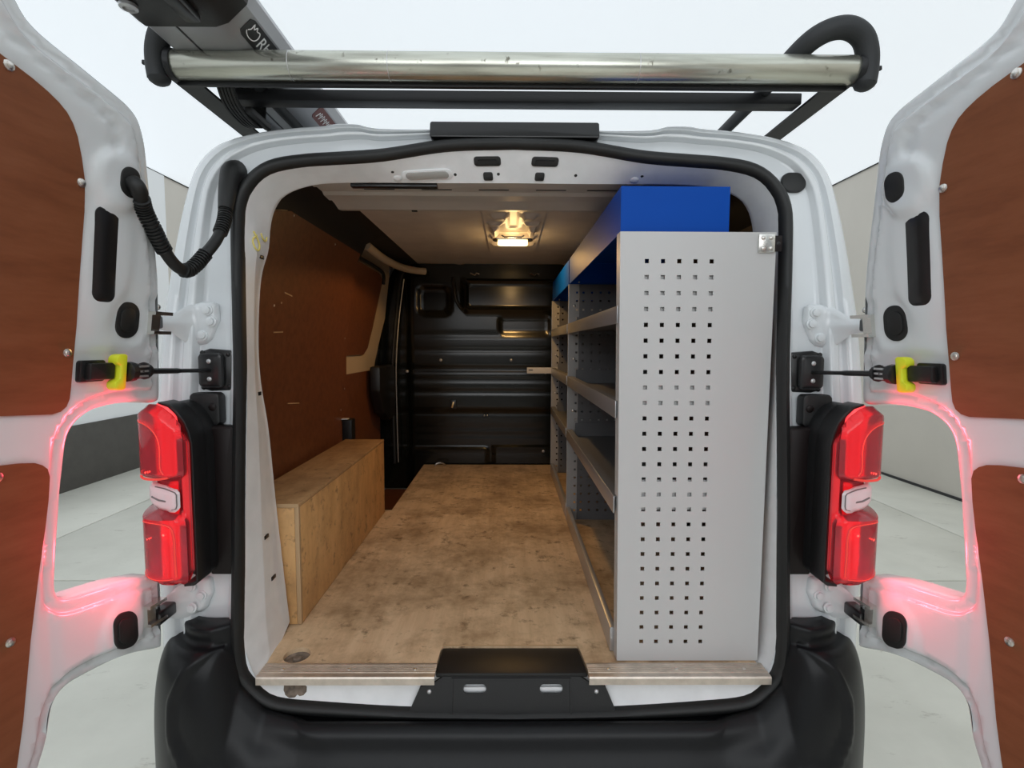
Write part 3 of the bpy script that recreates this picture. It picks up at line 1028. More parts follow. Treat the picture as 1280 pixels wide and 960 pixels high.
for bi, (y0, y1) in enumerate(BAYS):
    for si, zt in enumerate(SHZ):
        ye = y1 if bi == 0 or si != 1 else 2.012
        c = [(.263, zt - .043), (.263, zt), (.286, zt), (.286, zt - .022), (.300, zt - .022), (.300, zt - .030), (.628, zt - .030), (.628, zt + .012), (.631, zt + .012), (.631, zt - .0325),
             (.2975, zt - .0325), (.2975, zt - .0245), (.2835, zt - .0245), (.2835, zt - .0025), (.2655, zt - .0025), (.2655, zt - .043)]
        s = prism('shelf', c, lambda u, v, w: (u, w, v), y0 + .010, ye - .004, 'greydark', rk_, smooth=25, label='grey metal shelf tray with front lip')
        box('shelf_lip', .2605, .2628, y0 + .006, ye - .002, zt - .044, zt, 'alu', s, bevel=.0005, label='brushed metal shelf edge')
        top = zt + (.080 if si == 0 else .045)
        box('shelf_end', .300, .60, y0 + .0015, y0 + .0045, zt - .033, top, 'grey', s, bevel=0)
        box('shelf_end', .300, .60, ye - .009, ye - .006, zt - .033, zt + .03, 'greydark', s, bevel=0)
    box('bottom_rail', .264, .280, y0 + .034, y1 - .003, .6015, .668, 'alu', rk_, bevel=.002, label='brushed metal bottom rail')
    bx0, bx1, bz0, bz1 = .2665, .536, 1.6985, 1.811
    ya, yb = y0 + .012, y1 + .004
    b = join(boxvf(bx0, bx0 + .003, ya, yb, bz0, bz1), boxvf(bx1 - .003, bx1, ya, yb, bz0, bz1), boxvf(bx0 + .003, bx1 - .003, ya, ya + .003, bz0, bz1),
             boxvf(bx0 + .003, bx1 - .003, yb - .003, yb, bz0, bz1), boxvf(bx0 + .003, bx1 - .003, ya + .003, yb - .003, bz1 - .02, bz1 - .017))
    tb = obj('top_bin', *b, 'blue', rk_, smooth=25, label='blue powder-coated top bin')
    for x in (.31, .50):
        dome('bolt', (x, yb - .004, bz0 + .008), (0, -1, 0), .005, .003, 'steel', tb, n=8)
for y0, nm in ((1.150, 'mid'), (2.040, 'far')):
    hz = [1.66 - .0389 * i for i in range(27)]
    V, F = perf(.266, .312, .602, 1.697, [.302], hz, .0095, y0, y0 + .003)
    u = obj('upright', V, F, 'upright', rk_, smooth=30, label='grey perforated upright of the shelving')
    V, F = boxvf(.2635, .2658, y0, y0 + .016, .602, 1.697)
    obj('upright_edge', V, F, 'alu', u, smooth=30)
    V, F = perf(.313, .63, .602, 1.697, [.332 + .0389 * i for i in range(8)], hz, .0095, y0 + .004, y0 + .007)
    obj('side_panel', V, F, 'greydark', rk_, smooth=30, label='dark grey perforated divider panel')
    for z in (1.60, 1.36, 1.12):
        dome('bolt', (.29, y0 - .0005, z), (0, -1, 0), .007, .004, 'steel', u, n=8)

fbar = thing('flat_bar', 'short pale metal bar lying across the far end of the shelving', 'metal bar', (.2, 2.02, 1.245))
box('bar', .108, .36, 2.017, 2.023, 1.243, 1.281, 'grey', fbar, bevel=.001)
box('bar_slot', .118, .145, 2.0155, 2.0168, 1.262, 1.268, 'satin', fbar, bevel=0, label='dark slot in the bar')

# ------------------------------------------------------------------ rear doors
DA = R(8)
DS, DC = math.sin(DA), math.cos(DA)


def dmap(sgn):
    def f(s, z, t):
        r = rk(z) + t
        x = -.80 - DS * s + DC * r
        y = -.02 - DC * s - DS * r
        return (-x if sgn > 0 else x, y, z)
    return f


def dnormal(sgn):
    return Vector((DC if sgn < 0 else -DC, -DS, 0))


DOOR = [(.030, 1.288), (.030, 1.33), (.040, 1.43), (.055, 1.54), (.068, 1.60), (.084, 1.658), (.100, 1.712), (.113, 1.757), (.126, 1.80), (.137, 1.824), (.153, 1.848), (.180, 1.862),
        (.22, 1.871), (.28, 1.884), (.335, 1.895), (.36, 1.906), (.375, 1.922), (.40, 1.94), (.46, 1.952), (.58, 1.962), (.70, 1.965), (.72, 1.94), (.72, .50), (.70, .475), (.40, .48), (.35, .50), (.332, .56), (.323, .61),
        (.312, .65), (.298, .68), (.289, .705), (.283, .735), (.276, .756), (.262, .768), (.24, .771), (.20, .766), (.15, .758), (.10, .742), (.06, .724), (.040, .716), (.030, .722), (.028, .80), (.028, .883),
        (.075, .903), (.13, .919), (.17, .926), (.21, .933), (.235, .938), (.25, .945), (.258, .956), (.260, .975), (.256, 1.01), (.252, 1.055), (.248, 1.10), (.246, 1.14), (.242, 1.18), (.238, 1.225),
        (.235, 1.242), (.231, 1.255), (.222, 1.268), (.212, 1.277), (.20, 1.284), (.185, 1.290), (.168, 1.293), (.14, 1.296), (.11, 1.296), (.07, 1.292)]
PLY1 = [(.40, 1.832), (.376, 1.826), (.352, 1.820), (.328, 1.812), (.310, 1.804), (.296, 1.795), (.284, 1.782), (.274, 1.765), (.263, 1.735), (.253, 1.70), (.248, 1.65), (.246, 1.57), (.2435, 1.45), (.2465, 1.34),
        (.248, 1.318), (.253, 1.305), (.263, 1.297), (.278, 1.294), (.36, 1.302), (.64, 1.315), (.66, 1.335), (.66, 1.83), (.64, 1.86), (.50, 1.852)]
PLY2 = [(.36, 1.221), (.325, 1.217), (.305, 1.213), (.292, 1.206), (.283, 1.197), (.279, 1.182), (.281, 1.14), (.287, 1.09), (.297, 1.03), (.309, .965), (.321, .90), (.341, .77), (.354, .705), (.37, .64), (.39, .60), (.64, .59), (.66, .61), (.66, 1.21), (.64, 1.235)]
CREASE = [(.46, 1.892), (.399, 1.872), (.335, 1.855), (.285, 1.838), (.239, 1.827), (.209, 1.812), (.199, 1.793), (.198, 1.775)]
CREASE2 = [(.262, .775), (.262, .90)]
NOTCHIN = [(.06, 1.318), (.14, 1.322), (.20, 1.312), (.24, 1.285), (.262, 1.25), (.268, 1.2), (.272, 1.14), (.278, 1.06), (.285, .98), (.285, .78), (.30, .72)]


def door_height(P):
    e = polydist(DOOR, P)
    h = -.008 * (1 - sm((e - .025) / .008))
    h += -.007 * np.exp(-(polydist(CREASE, P, False) / .007) ** 2)
    h += -.004 * np.exp(-(polydist(NOTCHIN, P, False) / .006) ** 2)

    def bl(cu, cv, ru, rv, a, soft=.5):
        d = np.sqrt(((P[:, 0] - cu) / ru) ** 2 + ((P[:, 1] - cv) / rv) ** 2)
        return a * sm((1 + soft - d) / soft)
    h += bl(.19, 1.718, .040, .042, .010)
    h += bl(.19, 1.58, .040, .10, .004)
    h += bl(.134, 1.466, .036, .046, -.003, .3)
    h += bl(.165, 1.366, .10, .035, -.006, .4)
    h += bl(.138, .818, .042, .052, .006, .4)
    # hinge pockets
    for cz in (1.463, .815):
        h += -.006 * sm((.088 - P[:, 0]) / .01 + .5) * sm((.055 - np.abs(P[:, 1] - cz)) / .014 + .5)
    # ply seats a little back
    for q in (PLY1, PLY2):
        h += -.004 * sm(np.where(inside(q, P), 1, -1) * polydist(q, P) / .01 + .3)
    return h


DOOR = [(p.x, p.y) for p in catmull(DOOR, 5, True)]


def inset(poly, e):
    n = len(poly)
    A = np.array(poly)
    t = np.roll(A, -1, 0) - np.roll(A, 1, 0)
    nn = np.stack([-t[:, 1], t[:, 0]], 1) / np.linalg.norm(t, axis=1)[:, None]
    ar = np.sum(A[:, 0] * np.roll(A[:, 1], -1) - np.roll(A[:, 0], -1) * A[:, 1])
    q = A + nn * e * (1 if ar > 0 else -1)
    return q[inside(poly, q) & (polydist(poly, q) > .96 * e)]


_do = np.array(densify(DOOR, .006))
for _ in range(5):
    _do = (np.roll(_do, 1, 0) + 2 * _do + np.roll(_do, -1, 0)) / 4
_t = np.roll(_do, -1, 0) - np.roll(_do, 1, 0)
_n = np.stack([-_t[:, 1], _t[:, 0]], 1) / np.linalg.norm(_t, axis=1)[:, None]
_ar = np.sum(_do[:, 0] * np.roll(_do[:, 1], -1) - np.roll(_do[:, 0], -1) * _do[:, 1])
_n *= 1 if _ar > 0 else -1
_rings = [(_do + _n * e, t) for e, t in ((0, -.062), (0, -.024), (.0012, -.017), (.0035, -.0115), (.008, -.008))]
DOOR = [tuple(p) for p in _do]
_in = [tuple(p) for p in _rings[-1][0]]
_ex = [tuple(p) for e in (.0255, .028, .0305, .033) for p in inset(DOOR, e)]
_dP, _dT = cdt(_in, step=.0105, extra=_ex)
_dh = door_height(_dP)
_bP, _bT = cdt(densify(DOOR, .02), step=.05)


def door_mesh(mp):
    n = len(_do)
    V, F = loft([[mp(p[0], p[1], t) for p in r] for r, t in _rings])
    k = len(V)
    V += [mp(p[0], p[1], h) for p, h in zip(_dP, _dh)]
    F += [tuple(i + k for i in f) for f in _dT]
    k = len(V)
    V += [mp(p[0], p[1], -.062) for p in _bP]
    F += [tuple(i + k for i in f) for f in _bT]
    return V, F


def make_door(sgn, label):
    mp = dmap(sgn)
    V, F = door_mesh(mp)
    d = obj('rear_door', V, F, 'paint', van, smooth=75, label=label, weld=.0004)
    nr = dnormal(sgn)
    for q, lb in ((PLY1, 'brown plywood upper door panel'), (PLY2, 'brown plywood lower door panel')):
        P, T = cdt(densify(q, .03), step=.03)
        n = len(P)
        V, F = sheet(P, T, mp, np.full(n, .004), np.full(n, -.005))
        obj('plywood_panel', V, F, 'plydoor', d, smooth=25, label=lb)
    for s, z in ((.385, 1.822), (.259, 1.695), (.257, 1.402), (.362, 1.203), (.352, .918), (.30, 1.31)):
        if z == 1.31:
            continue
        V, F = lathevf(mp(s, z, .003), nr, [(.008, 0), (.008, .002), (.005, .003), (.005, .005), (.002, .006)], 10)
        obj('screw', V, F, 'steel', d)
    # oval plugs
    def plug(cu, cv, hu, hv, r, base, inner=True, skew=0.0):
        o2 = [(u, v + (u - cu) * skew) for u, v in rrect(cu, cv, hu, hv, r, 8)]
        g = prism('rubber_plug', o2, mp, base - .006, base + .003, 'rubber', d, bevel=.002, label='black rubber plug in the door')
        if inner:
            i2 = [(u, v + (u - cu) * skew) for u, v in rrect(cu + .003, cv, hu * .62, hv * .66, r * .6, 8)]
            prism('plug_rim', i2, mp, base + .002, base + .0065, 'rubber', g, bevel=.0015)
    plug(.134, 1.466, .0265, .036, .025, -.003)
    plug(.139, .818, .028, .040, .024, .006, True, .3)
    plug(.173, 1.721, .0205, .0275, .019, .010, False)
    so = [(u + (1.667 - v) * -.06, v) for u, v in rrect(.2055, 1.582, .0235, .085, .016, 6)]
    P, T = cdt(densify(so, .012), step=.016)
    n = len(P)
    hd = np.minimum(polydist(so, P), .012)
    V, F = sheet(P, T, mp, .004 + .004 * sm(hd / .008), np.full(n, -.004))
    obj('vent_cover', V, F, 'satin', d, smooth=60, label='long black cover strip in the door')
    # check strap slot
    prism('strap_pocket', rrect(.205, 1.367, .026, .0205, .006), mp, -.010, .003, 'satin', d, bevel=.002, label='black check strap pocket')
    # door side of the hinges
    for cz in (1.463, .815):
        c = join(prismvf([(.036, cz - .024), (.082, cz - .024), (.082, cz - .017), (.036, cz - .017)], mp, -.010, .012),
                 prismvf([(.036, cz + .017), (.082, cz + .017), (.082, cz + .024), (.036, cz + .024)], mp, -.010, .012),
                 prismvf([(.060, cz - .017), (.082, cz - .017), (.082, cz + .017), (.060, cz + .017)], mp, -.010, .004))
        hb_ = obj('hinge_bracket', *c, 'chrome', d, smooth=30, label='bright metal hinge bracket on the door')
        for q in (-.036, .036):
            dome('bolt', mp(.042, cz + q, -.022), nr, .007, .006, 'chrome', hb_, n=8)
    return d


door_l = make_door(-1, 'left white rear door with brown plywood panels, swung open')
door_r = make_door(1, 'right white rear door with brown plywood panels, swung open')


# ------------------------------------------------------------------ hinges and check straps on the body
def hinge(sgn, cz, up_):
    dy = ry(cz)
    o2 = [(.730, cz + .010), (.733, cz + .050), (.742, cz + .055), (.770, cz + .055), (.795, cz + .046), (.820, cz + .018), (.848, cz + .013), (.848, cz - .013), (.820, cz - .020), (.800, cz - .048), (.786, cz - .054), (.760, cz - .048), (.747, cz - .036)]
    if not up_:
        o2 = [(u + .014, cz + (v - cz) * .86) for u, v in o2]

    def mp(u, v, w):
        base = dy + .022 - max(0, u - .785) * 1.25
        return (sgn * u, base - w, v)
    P, T = cdt(densify(o2, .008), step=.009)
    n = len(P)
    e = polydist(o2, P)
    ht = .004 + .007 * sm(e / .008)
    rid = .007 * np.exp(-((P[:, 1] - cz) / .009) ** 2) * sm((P[:, 0] - .775) / .03)
    V, F = sheet(P, T, mp, ht + rid, np.full(n, -.006))
    hgo = obj('door_hinge', V, F, 'paint', van, smooth=60, label='white painted door hinge with three bolts')
    for u, v in (((.752, cz + .034), (.744, cz + .006), (.766, cz - .028)) if up_ else ((.790, cz + .030), (.768, cz + .004), (.790, cz - .024))):
        c = mp(u, v, .010)
        V, F = lathevf(c, (0, -1, .05), [(.0135, 0), (.0135, .003), (.0095, .004), (.009, .009), (.004, .010)], 12)
        obj('bolt', V, F, 'paint', hgo)
    x1 = .832 if up_ else .845
    prism('hinge_knuckle', rrect(0, 0, .014, .015, .006), lambda u, v, w: (sgn * (.812 + u), w, cz + v), -.075, -.018, 'satin', hgo, bevel=.003, label='black hinge knuckle')
    return hgo


for sgn in (-1, 1):
    hinge(sgn, 1.468, True)
    hinge(sgn, .794, False)
    # check strap: body plate, rod, door connector and yellow clip
    dm = dmap(sgn)
    yb0 = ry(1.355) + .028
    o2 = [(.688, 1.313), (.694, 1.305), (.745, 1.303), (.768, 1.310), (.772, 1.318), (.772, 1.392), (.768, 1.400), (.745, 1.408), (.694, 1.404), (.688, 1.396)]
    pl = prism('check_strap', o2, lambda u, v, w: (sgn * u, yb0 - w, v), 0, .012, 'satin', van, bevel=.004, label='black door check strap with yellow clip')
    prism('strap_cover', rrect(.736, 1.355, .030, .042, .012), lambda u, v, w: (sgn * u, yb0 - w, v), .010, .030, 'satin', pl, bevel=.008)
    for u, v in ((.699, 1.315), (.699, 1.394), (.762, 1.312), (.762, 1.398)):
        dome('screw', (sgn * u, yb0 - .012, v), (0, -1, 0), .006, .004, 'plastic', pl, n=8)
    for v in (1.334, 1.377):
        dome('rivet', (sgn * .737, yb0 - .030, v), (0, -1, 0), .006, .003, 'alu', pl, n=8)
    a = Vector((sgn * .735, yb0 - .025, 1.355))
    b = Vector(dm(.105, 1.362, .020))
    tube('strap_rod', [a, a.lerp(b, .5), a.lerp(b, .55), b], [.0048, .0048, .0062, .0062], 'satin', pl, n=8)
    # connector: ribbed boot on the door side
    path = [dm(s, 1.363, .020) for s in (.098, .104, .106, .110, .112, .122, .124, .136, .138, .150, .152)]
    tube('strap_boot', path, [.014, .014, .018, .018, .012, .012, .016, .016, .020, .020, .015], 'satin', pl, n=12, smooth=30, label='ribbed black connector')
    for q in (-.010, 0, .010):
        V, F = barvf(dm(.112, 1.363 + q, .033), dm(.136, 1.363 + q, .035), .003, .004)
        obj('boot_rib', V, F, 'alu', pl)
    clip = [(.154, 1.396), (.160, 1.399), (.172, 1.398), (.178, 1.392), (.178, 1.382), (.172, 1.377), (.168, 1.376), (.168, 1.350), (.172, 1.349), (.178, 1.344), (.178, 1.334), (.172, 1.328), (.160, 1.327), (.154, 1.330)]
    prism('clip', clip, dm, .004, .026, 'yellow', pl, bevel=.003, label='bright yellow safety clip')
    prism('pocket_block', rrect(.196, 1.366, .026, .016, .004), dm, .002, .016, 'plastic', pl, bevel=.003)

# ------------------------------------------------------------------ wiring conduit on the left, blanking plug on the right
cp = [Vector(dmap(-1)(.173, 1.724, .012)), Vector(dmap(-1)(.170, 1.710, .026)), Vector((-.728, -.165, 1.682)), Vector((-.729, -.14, 1.652)), Vector((-.729, -.11, 1.615)), Vector((-.727, -.078, 1.588)),
      Vector((-.722, -.05, 1.580)), Vector((-.714, -.03, 1.594)), Vector((-.706, -.01, 1.618)), Vector((-.692, .02, 1.660)), Vector((-.690, .05, 1.706)), Vector((-.695, .072, 1.745))]
path = catmull(cp, 16)
L = [0.0]
for i in range(1, len(path)):
    L.append(L[-1] + (path[i] - path[i - 1]).length)
rad = []
for l in L:
    f = l / L[-1]
    r = .0135
    if .10 < f < .36 or .50 < f < .68 or .84 < f < .98:
        r = .0135 + .0025 * (1 if (l / .0065) % 1 < .5 else -1)
    if f < .08:
        r = .017
    rad.append(r)
dense = []
dr = []
N = 420
for k in range(N):
    l = L[-1] * k / (N - 1)
    i = min(len(L) - 2, max(0, int(np.searchsorted(L, l)) - 1))
    t = (l - L[i]) / max(1e-9, L[i + 1] - L[i])
    dense.append(path[i].lerp(path[i + 1], t))
    f = k / (N - 1)
    r = .0125
    if .10 < f < .37 or .50 < f < .68 or .82 < f < .98:
        r = .0140 + (.0022 if (l / .0072) % 1 < .5 else -.0016)
    if f < .07:
        r = .0145
    dr.append(r)
cd = tube('wiring_conduit', dense, dr, 'rubber', van, n=14, smooth=30, label='black corrugated wiring conduit to the left door')
boot = catmull([Vector((-.695, .070, 1.742)), Vector((-.697, .082, 1.775)), Vector((-.700, .098, 1.81)), Vector((-.702, .118, 1.845)), Vector((-.703, .15, 1.860))], 8)
nb = len(boot)
tube('conduit_boot', boot, [.016 + .008 * min(1, 1.4 * k / nb) for k in range(nb)], 'rubber', cd, n=16, sx=1.1, label='black rubber boot on the pillar')
prism('boot_flange', rrect(-.708, 1.80, .026, .060, .022), lambda u, v, w: (u, ry(v) + .026 - w, v), 0, .010, 'rubber', cd, bevel=.004)
g = prism('blanking_plug', rrect(.728, 1.843, .031, .0265, .024, 8), lambda u, v, w: (u, ry(v) + .030 - w, v), 0, .014, 'rubber', van, bevel=.004, label='black rubber blanking plug on the right pillar')

# ------------------------------------------------------------------ tail lamps
PLAN = [(.716, -.075), (.735, -.092), (.770, -.098), (.812, -.084), (.838, -.05), (.860, 0.0), (.874, .06)]
pc = catmull([(x, y) for x, y in PLAN], 10)
pl_ = [0.0]
for i in range(1, len(pc)):
    pl_.append(pl_[-1] + (pc[i] - pc[i - 1]).length)
pxs = np.array([p.x for p in pc])
pys = np.array([p.y for p in pc])


def plan(a, e):
    x = float(np.interp(a, pl_, pxs))
    y = float(np.interp(a, pl_, pys))
    x2 = float(np.interp(a + .004, pl_, pxs))
    y2 = float(np.interp(a + .004, pl_, pys))
    x1 = float(np.interp(a - .004, pl_, pxs))
    y1 = float(np.interp(a - .004, pl_, pys))
    t = Vector((x2 - x1, y2 - y1)).normalized()
    return x + t.y * e, y - t.x * e


AM = pl_[-1]
LENS = [(0, .897), (.004, .886), (.03, .881), (.08, .880), (.12, .886), (.15, .894), (.18, .905), (AM, .925), (AM, 1.225), (.19, 1.240), (.165, 1.256), (.145, 1.270), (.12, 1.281), (.095, 1.287), (.075, 1.287),
        (.055, 1.280), (.035, 1.266), (.018, 1.248), (.006, 1.225), (0, 1.20)]
WHITE = [(.026, 1.054), (.022, 1.060), (.022, 1.092), (.027, 1.099), (.07, 1.105), (.13, 1.111), (.138, 1.104), (.138, 1.072), (.132, 1.063), (.08, 1.051), (.05, 1.047), (.034, 1.048)]


def lbox(P, a0, a1, z0, z1, r, soft):
    qa = np.abs(P[:, 0] - (a0 + a1) / 2) - (a1 - a0) / 2 + r
    qz = np.abs(P[:, 1] - (z0 + z1) / 2) - (z1 - z0) / 2 + r
    d = np.sqrt(np.maximum(qa, 0) ** 2 + np.maximum(qz, 0) ** 2) + np.minimum(np.maximum(qa, qz), 0) - r
    return sm(-d / soft + .5)


def lens_h(P):
    h = -.026 * (1 - lbox(P, -.1, .020, .5, 1.5, .01, .012))
    h += .030 * lbox(P, .014, .40, 1.122, 1.300, .02, .016)
    h += .030 * lbox(P, .014, .40, .860, 1.040, .02, .016)
    e = polydist(LENS[:-1], P, False)
    h += -.016 * (1 - sm(e / .016)) * (P[:, 0] < AM - .01)
    return h


_lP, _lT = cdt(densify(LENS, .007), step=.0065)
_lh = lens_h(_lP)


def tail_lamp(sgn, label):
    lm = lambda a, z, e: (lambda p: (sgn * p[0], p[1], z))(plan(a, e))
    ho = [(.714, .885), (.714, 1.195), (.719, 1.222), (.728, 1.245), (.742, 1.266), (.760, 1.280), (.785, 1.286), (.805, 1.278), (.818, 1.262), (.824, 1.24), (.828, .93), (.815, .900), (.79, .884), (.745, .872), (.722, .874)]
    hs = prism('tail_lamp', ho, lambda u, v, w: (sgn * u, w, v), -.022, .060, 'plastic', van, bevel=.006, label=label)
    rim = [(.7125, .88), (.7125, 1.197), (.718, 1.224), (.727, 1.247), (.741, 1.268), (.759, 1.284), (.785, 1.291), (.785, 1.287), (.762, 1.278), (.746, 1.262), (.733, 1.242), (.724, 1.220), (.7185, 1.195), (.7185, .884), (.745, .876), (.745, .869), (.722, .871)]
    prism('housing_rim', rim, lambda u, v, w: (sgn * u, w, v), -.070, -.015, 'plastic', hs, bevel=.0015)
    V, F = sheet(_lP, _lT, lm, _lh, _lh - .003)
    obj('red_lens', V, F, 'redlens', hs, smooth=60, label='glowing red lens')
    # reflector behind, ribbed
    P, T = cdt(densify(LENS, .012), step=.0075)
    b = lens_h(P) - .017
    b += .006 * (np.floor(P[:, 0] / .0075) % 2) * lbox(P, .085, .20, .9, 1.26, .01, .01)
    b = np.minimum(b, -.006)
    V, F = sheet(P, T, lm, b, b - .004)
    obj('reflector', V, F, 'redglow', hs, smooth=30)
    for q in ([(.050, 1.135), (.056, 1.150), (.056, 1.20), (.066, 1.228), (.09, 1.245), (.13, 1.25)], [(.042, 1.128), (.07, 1.124), (.12, 1.124), (.15, 1.13)],
              [(.035, .905), (.036, .95), (.037, 1.0), (.05, 1.022), (.10, 1.026), (.14, 1.02)], [(.04, .90), (.08, .898), (.14, .905)]):
        pts = [lm(a, z, .002) for a, z in catmull(q, 5)]
        tube('light_guide', pts, .0028, 'redhot', hs, n=6)
    V, F = join(*[boxvf(*sorted((sgn * (lm(.066, 0, 0)[0] * sgn - .006), sgn * (lm(.066, 0, 0)[0] * sgn + .007))), -.090, -.086, z, z + .004) for z in np.arange(1.14, 1.235, .009)])
    obj('guide_teeth', V, F, 'redhot', hs)
    for a, z in ((.058, 1.0), (.108, .985), (.15, 1.005), (.10, 1.137), (.125, 1.138)):
        dome('bulb', lm(a, z, -.004), (0, -1, 0), .0048, .006, 'bulb', hs, n=10)
    for z0, z1 in ((1.150, 1.215), (.925, .975)):
        for k in range(7):
            a = .078 + k * .0085
            tube('optic_rib', [lm(a, z0 + .003 * (k % 2), -.010), lm(a, z1 - .010 * abs(k - 3) / 3, -.010)], .0021, 'lampwhite', hs, n=6)
    # reverse lamp
    P, T = cdt(densify(WHITE, .006), step=.007)
    n = len(P)
    e = polydist(WHITE, P)
    sl_ = -.020 * sm((P[:, 0] - .015) / .05)
    hh = .002 + .007 * sm(e / .010) + sl_
    V, F = sheet(P, T, lm, hh, sl_ - .004)
    wl = obj('reverse_lens', V, F, 'lampwhite', hs, smooth=60, label='clear reversing lamp between the red lenses')
    tube('lens_border', [lm(a, z, .0065 - .020 * float(sm((a - .015) / .05))) for a, z in [(.04, 1.055), (.030, 1.058), (.028, 1.065), (.028, 1.089), (.031, 1.094), (.04, 1.097), (.06, 1.100), (.09, 1.103)]], .0013, 'lampgrey', wl, n=6)
    tube('lens_divider', [lm(a, z, .0095 - .020) for a, z in [(.055, 1.072), (.075, 1.074), (.10, 1.080)]], .0022, 'lampgrey', wl, n=6)
    # mounting tab and inner trim on the pillar
    tb = prism('mounting_tab', rrect(.742, 1.262, .036, .040, .012), lambda u, v, w: (sgn * u, w, v), .030, .062, 'plastic', hs, bevel=.005)
    dome('tab_screw', (sgn * .722, .029, 1.268), (0, -1, 0), .010, .004, 'redblack', tb, n=10)
    prism('pillar_trim', rrect(.7015, 1.040, .034, .183, .006), lambda u, v, w: (sgn * u, w, v), .016, .056, 'redblack', hs, bevel=.006, label='dark trim strip between lamp and seal')
    for a, z, en in ((.045, 1.20, 1.0), (.045, .965, 1.0)):
        li = bpy.data.lights.new('tail_lamp_light', 'SPOT')
        li.spot_size = R(165)
        li.spot_blend = .3
        li.energy = en * 1.6
        li.color = (1, .06, .10)
        li.shadow_soft_size = .025
        lo_ = bpy.data.objects.new('tail_lamp_light', li)
        COL.objects.link(lo_)
        lo_.location = lm(a, z, .022)
        lo_.rotation_euler = Vector((sgn * .45, -1, 0)).to_track_quat('-Z', 'Y').to_euler()
        lo_.parent = hs
    return hs


tail_lamp(-1, 'left red tail lamp, lit, in a black housing')
tail_lamp(1, 'right red tail lamp, lit, in a black housing')

# ------------------------------------------------------------------ bumper
K = [
    (0.00, [(0, .487), (.03, .487), (.045, .503), (.062, .506), (.080, .494), (.094, .462), (.115, .425), (.150, .36), (.168, .28), (.15, .20)]),
    (0.50, [(0, .490), (.03, .490), (.045, .506), (.062, .509), (.080, .497), (.094, .465), (.115, .428), (.150, .36), (.168, .28), (.15, .20)]),
    (0.60, [(0, .50), (.02, .50), (.036, .522), (.055, .528), (.074, .512), (.094, .484), (.125, .447), (.160, .37), (.172, .28), (.15, .20)]),
    (0.66, [(0, .535), (.012, .545), (.030, .575), (.052, .590), (.074, .572), (.096, .535), (.125, .480), (.155, .38), (.168, .28), (.145, .20)]),
    (0.70, [(0, .70), (.012, .69), (.028, .655), (.052, .645), (.080, .622), (.105, .585), (.130, .525), (.152, .41), (.165, .30), (.14, .20)]),
    (0.74, [(0, .736), (.030, .734), (.038, .695), (.070, .690), (.098, .668), (.122, .625), (.145, .550), (.160, .43), (.168, .30), (.14, .20)]),
    (0.80, [(0, .738), (.070, .736), (.076, .700), (.110, .694), (.132, .676), (.152, .635), (.166, .560), (.172, .44), (.172, .30), (.14, .20)]),
    (0.90, [(.03, .738), (.105, .736), (.110, .702), (.138, .695), (.155, .676), (.172, .635), (.184, .560), (.188, .44), (.184, .30), (.15, .20)]),
    (1.00, [(.115, .738), (.130, .736), (.135, .704), (.158, .696), (.172, .676), (.186, .635), (.196, .560), (.200, .44), (.194, .30), (.15, .20)]),
    (1.60, [(.115, .738), (.130, .736), (.135, .704), (.158, .696), (.172, .676), (.186, .635), (.196, .560), (.200, .44), (.194, .30), (.15, .20)])]


def station(q):
    """q in 0..1.6 -> base point and outward direction (right half)"""
    if q <= .66:
        return Vector((q, .03)), Vector((0, -1))
    if q <= 1.0:
        f = (q - .66) / .34
        a = f * math.pi / 2
        return Vector((.66 + .04 * f, .03 + .03 * f)), Vector((math.sin(a), -math.cos(a)))
    return Vector((.70, .06 + (q - 1.0) * .8)), Vector((1, 0))


qs = list(np.linspace(0, .5, 26)) + list(np.linspace(.5, 1.0, 110))[1:] + list(np.linspace(1.0, 1.6, 16))[1:]
KQ = [k[0] for k in K]
rows = []
for q in qs:
    pr = []
    for j in range(10):
        d = float(np.interp(q, KQ, [k[1][j][0] for k in K]))
        z = float(np.interp(q, KQ, [k[1][j][1] for k in K]))
        pr.append((d, z))
    rows.append([(p.x, p.y) for p in catmull(pr, 7)])
# smooth along q
A = np.array(rows)
B = A.copy()
for it in range(2):
    B[1:-1] = (B[:-2] + B[1:-1] * 2 + B[2:]) / 4
PAN = [(-.700, .700), (-.752, .660), (-.778, .60), (-.776, .525), (-.742, .468), (-.66, .43), (-.45, .415), (-.40, .44), (-.50, .50), (-.60, .575), (-.65, .64)]
pan = [(-x, z) for x, z in PAN]
side = []
for i, q in enumerate(qs):
    b, o = station(q)
    side.append([(b.x + o.x * d, b.y + o.y * d, z) for d, z in B[i]])
S = np.array(side)
flat = S[:, :, [0, 2]].reshape(-1, 2)
ins = inside(pan, flat)
dd = polydist(pan, flat) * np.where(ins, 1, -1)
fade = sm((S[:, :, 0] - .40) / .28)
depth = (.011 * sm(dd / .008 + .2)).reshape(S.shape[:2]) * fade
crest = (-.004 * np.exp(-((dd + .008) / .005) ** 2)).reshape(S.shape[:2]) * fade
mask = (S[:, :, 1] < .0)
for i, q in enumerate(qs):
    b, o = station(q)
    dv = (depth[i] + crest[i]) * mask[i]
    S[i, :, 0] -= o.x * dv
    S[i, :, 1] -= o.y * dv
full = [[(-p[0], p[1], p[2]) for p in S[i]] for i in range(len(qs) - 1, 0, -1)] + [[tuple(p) for p in S[i]] for i in range(len(qs))]
V, F = loft(full, close=False)
bp = obj('rear_bumper', V, F, 'bumper', van, smooth=50, label='textured black plastic rear bumper')
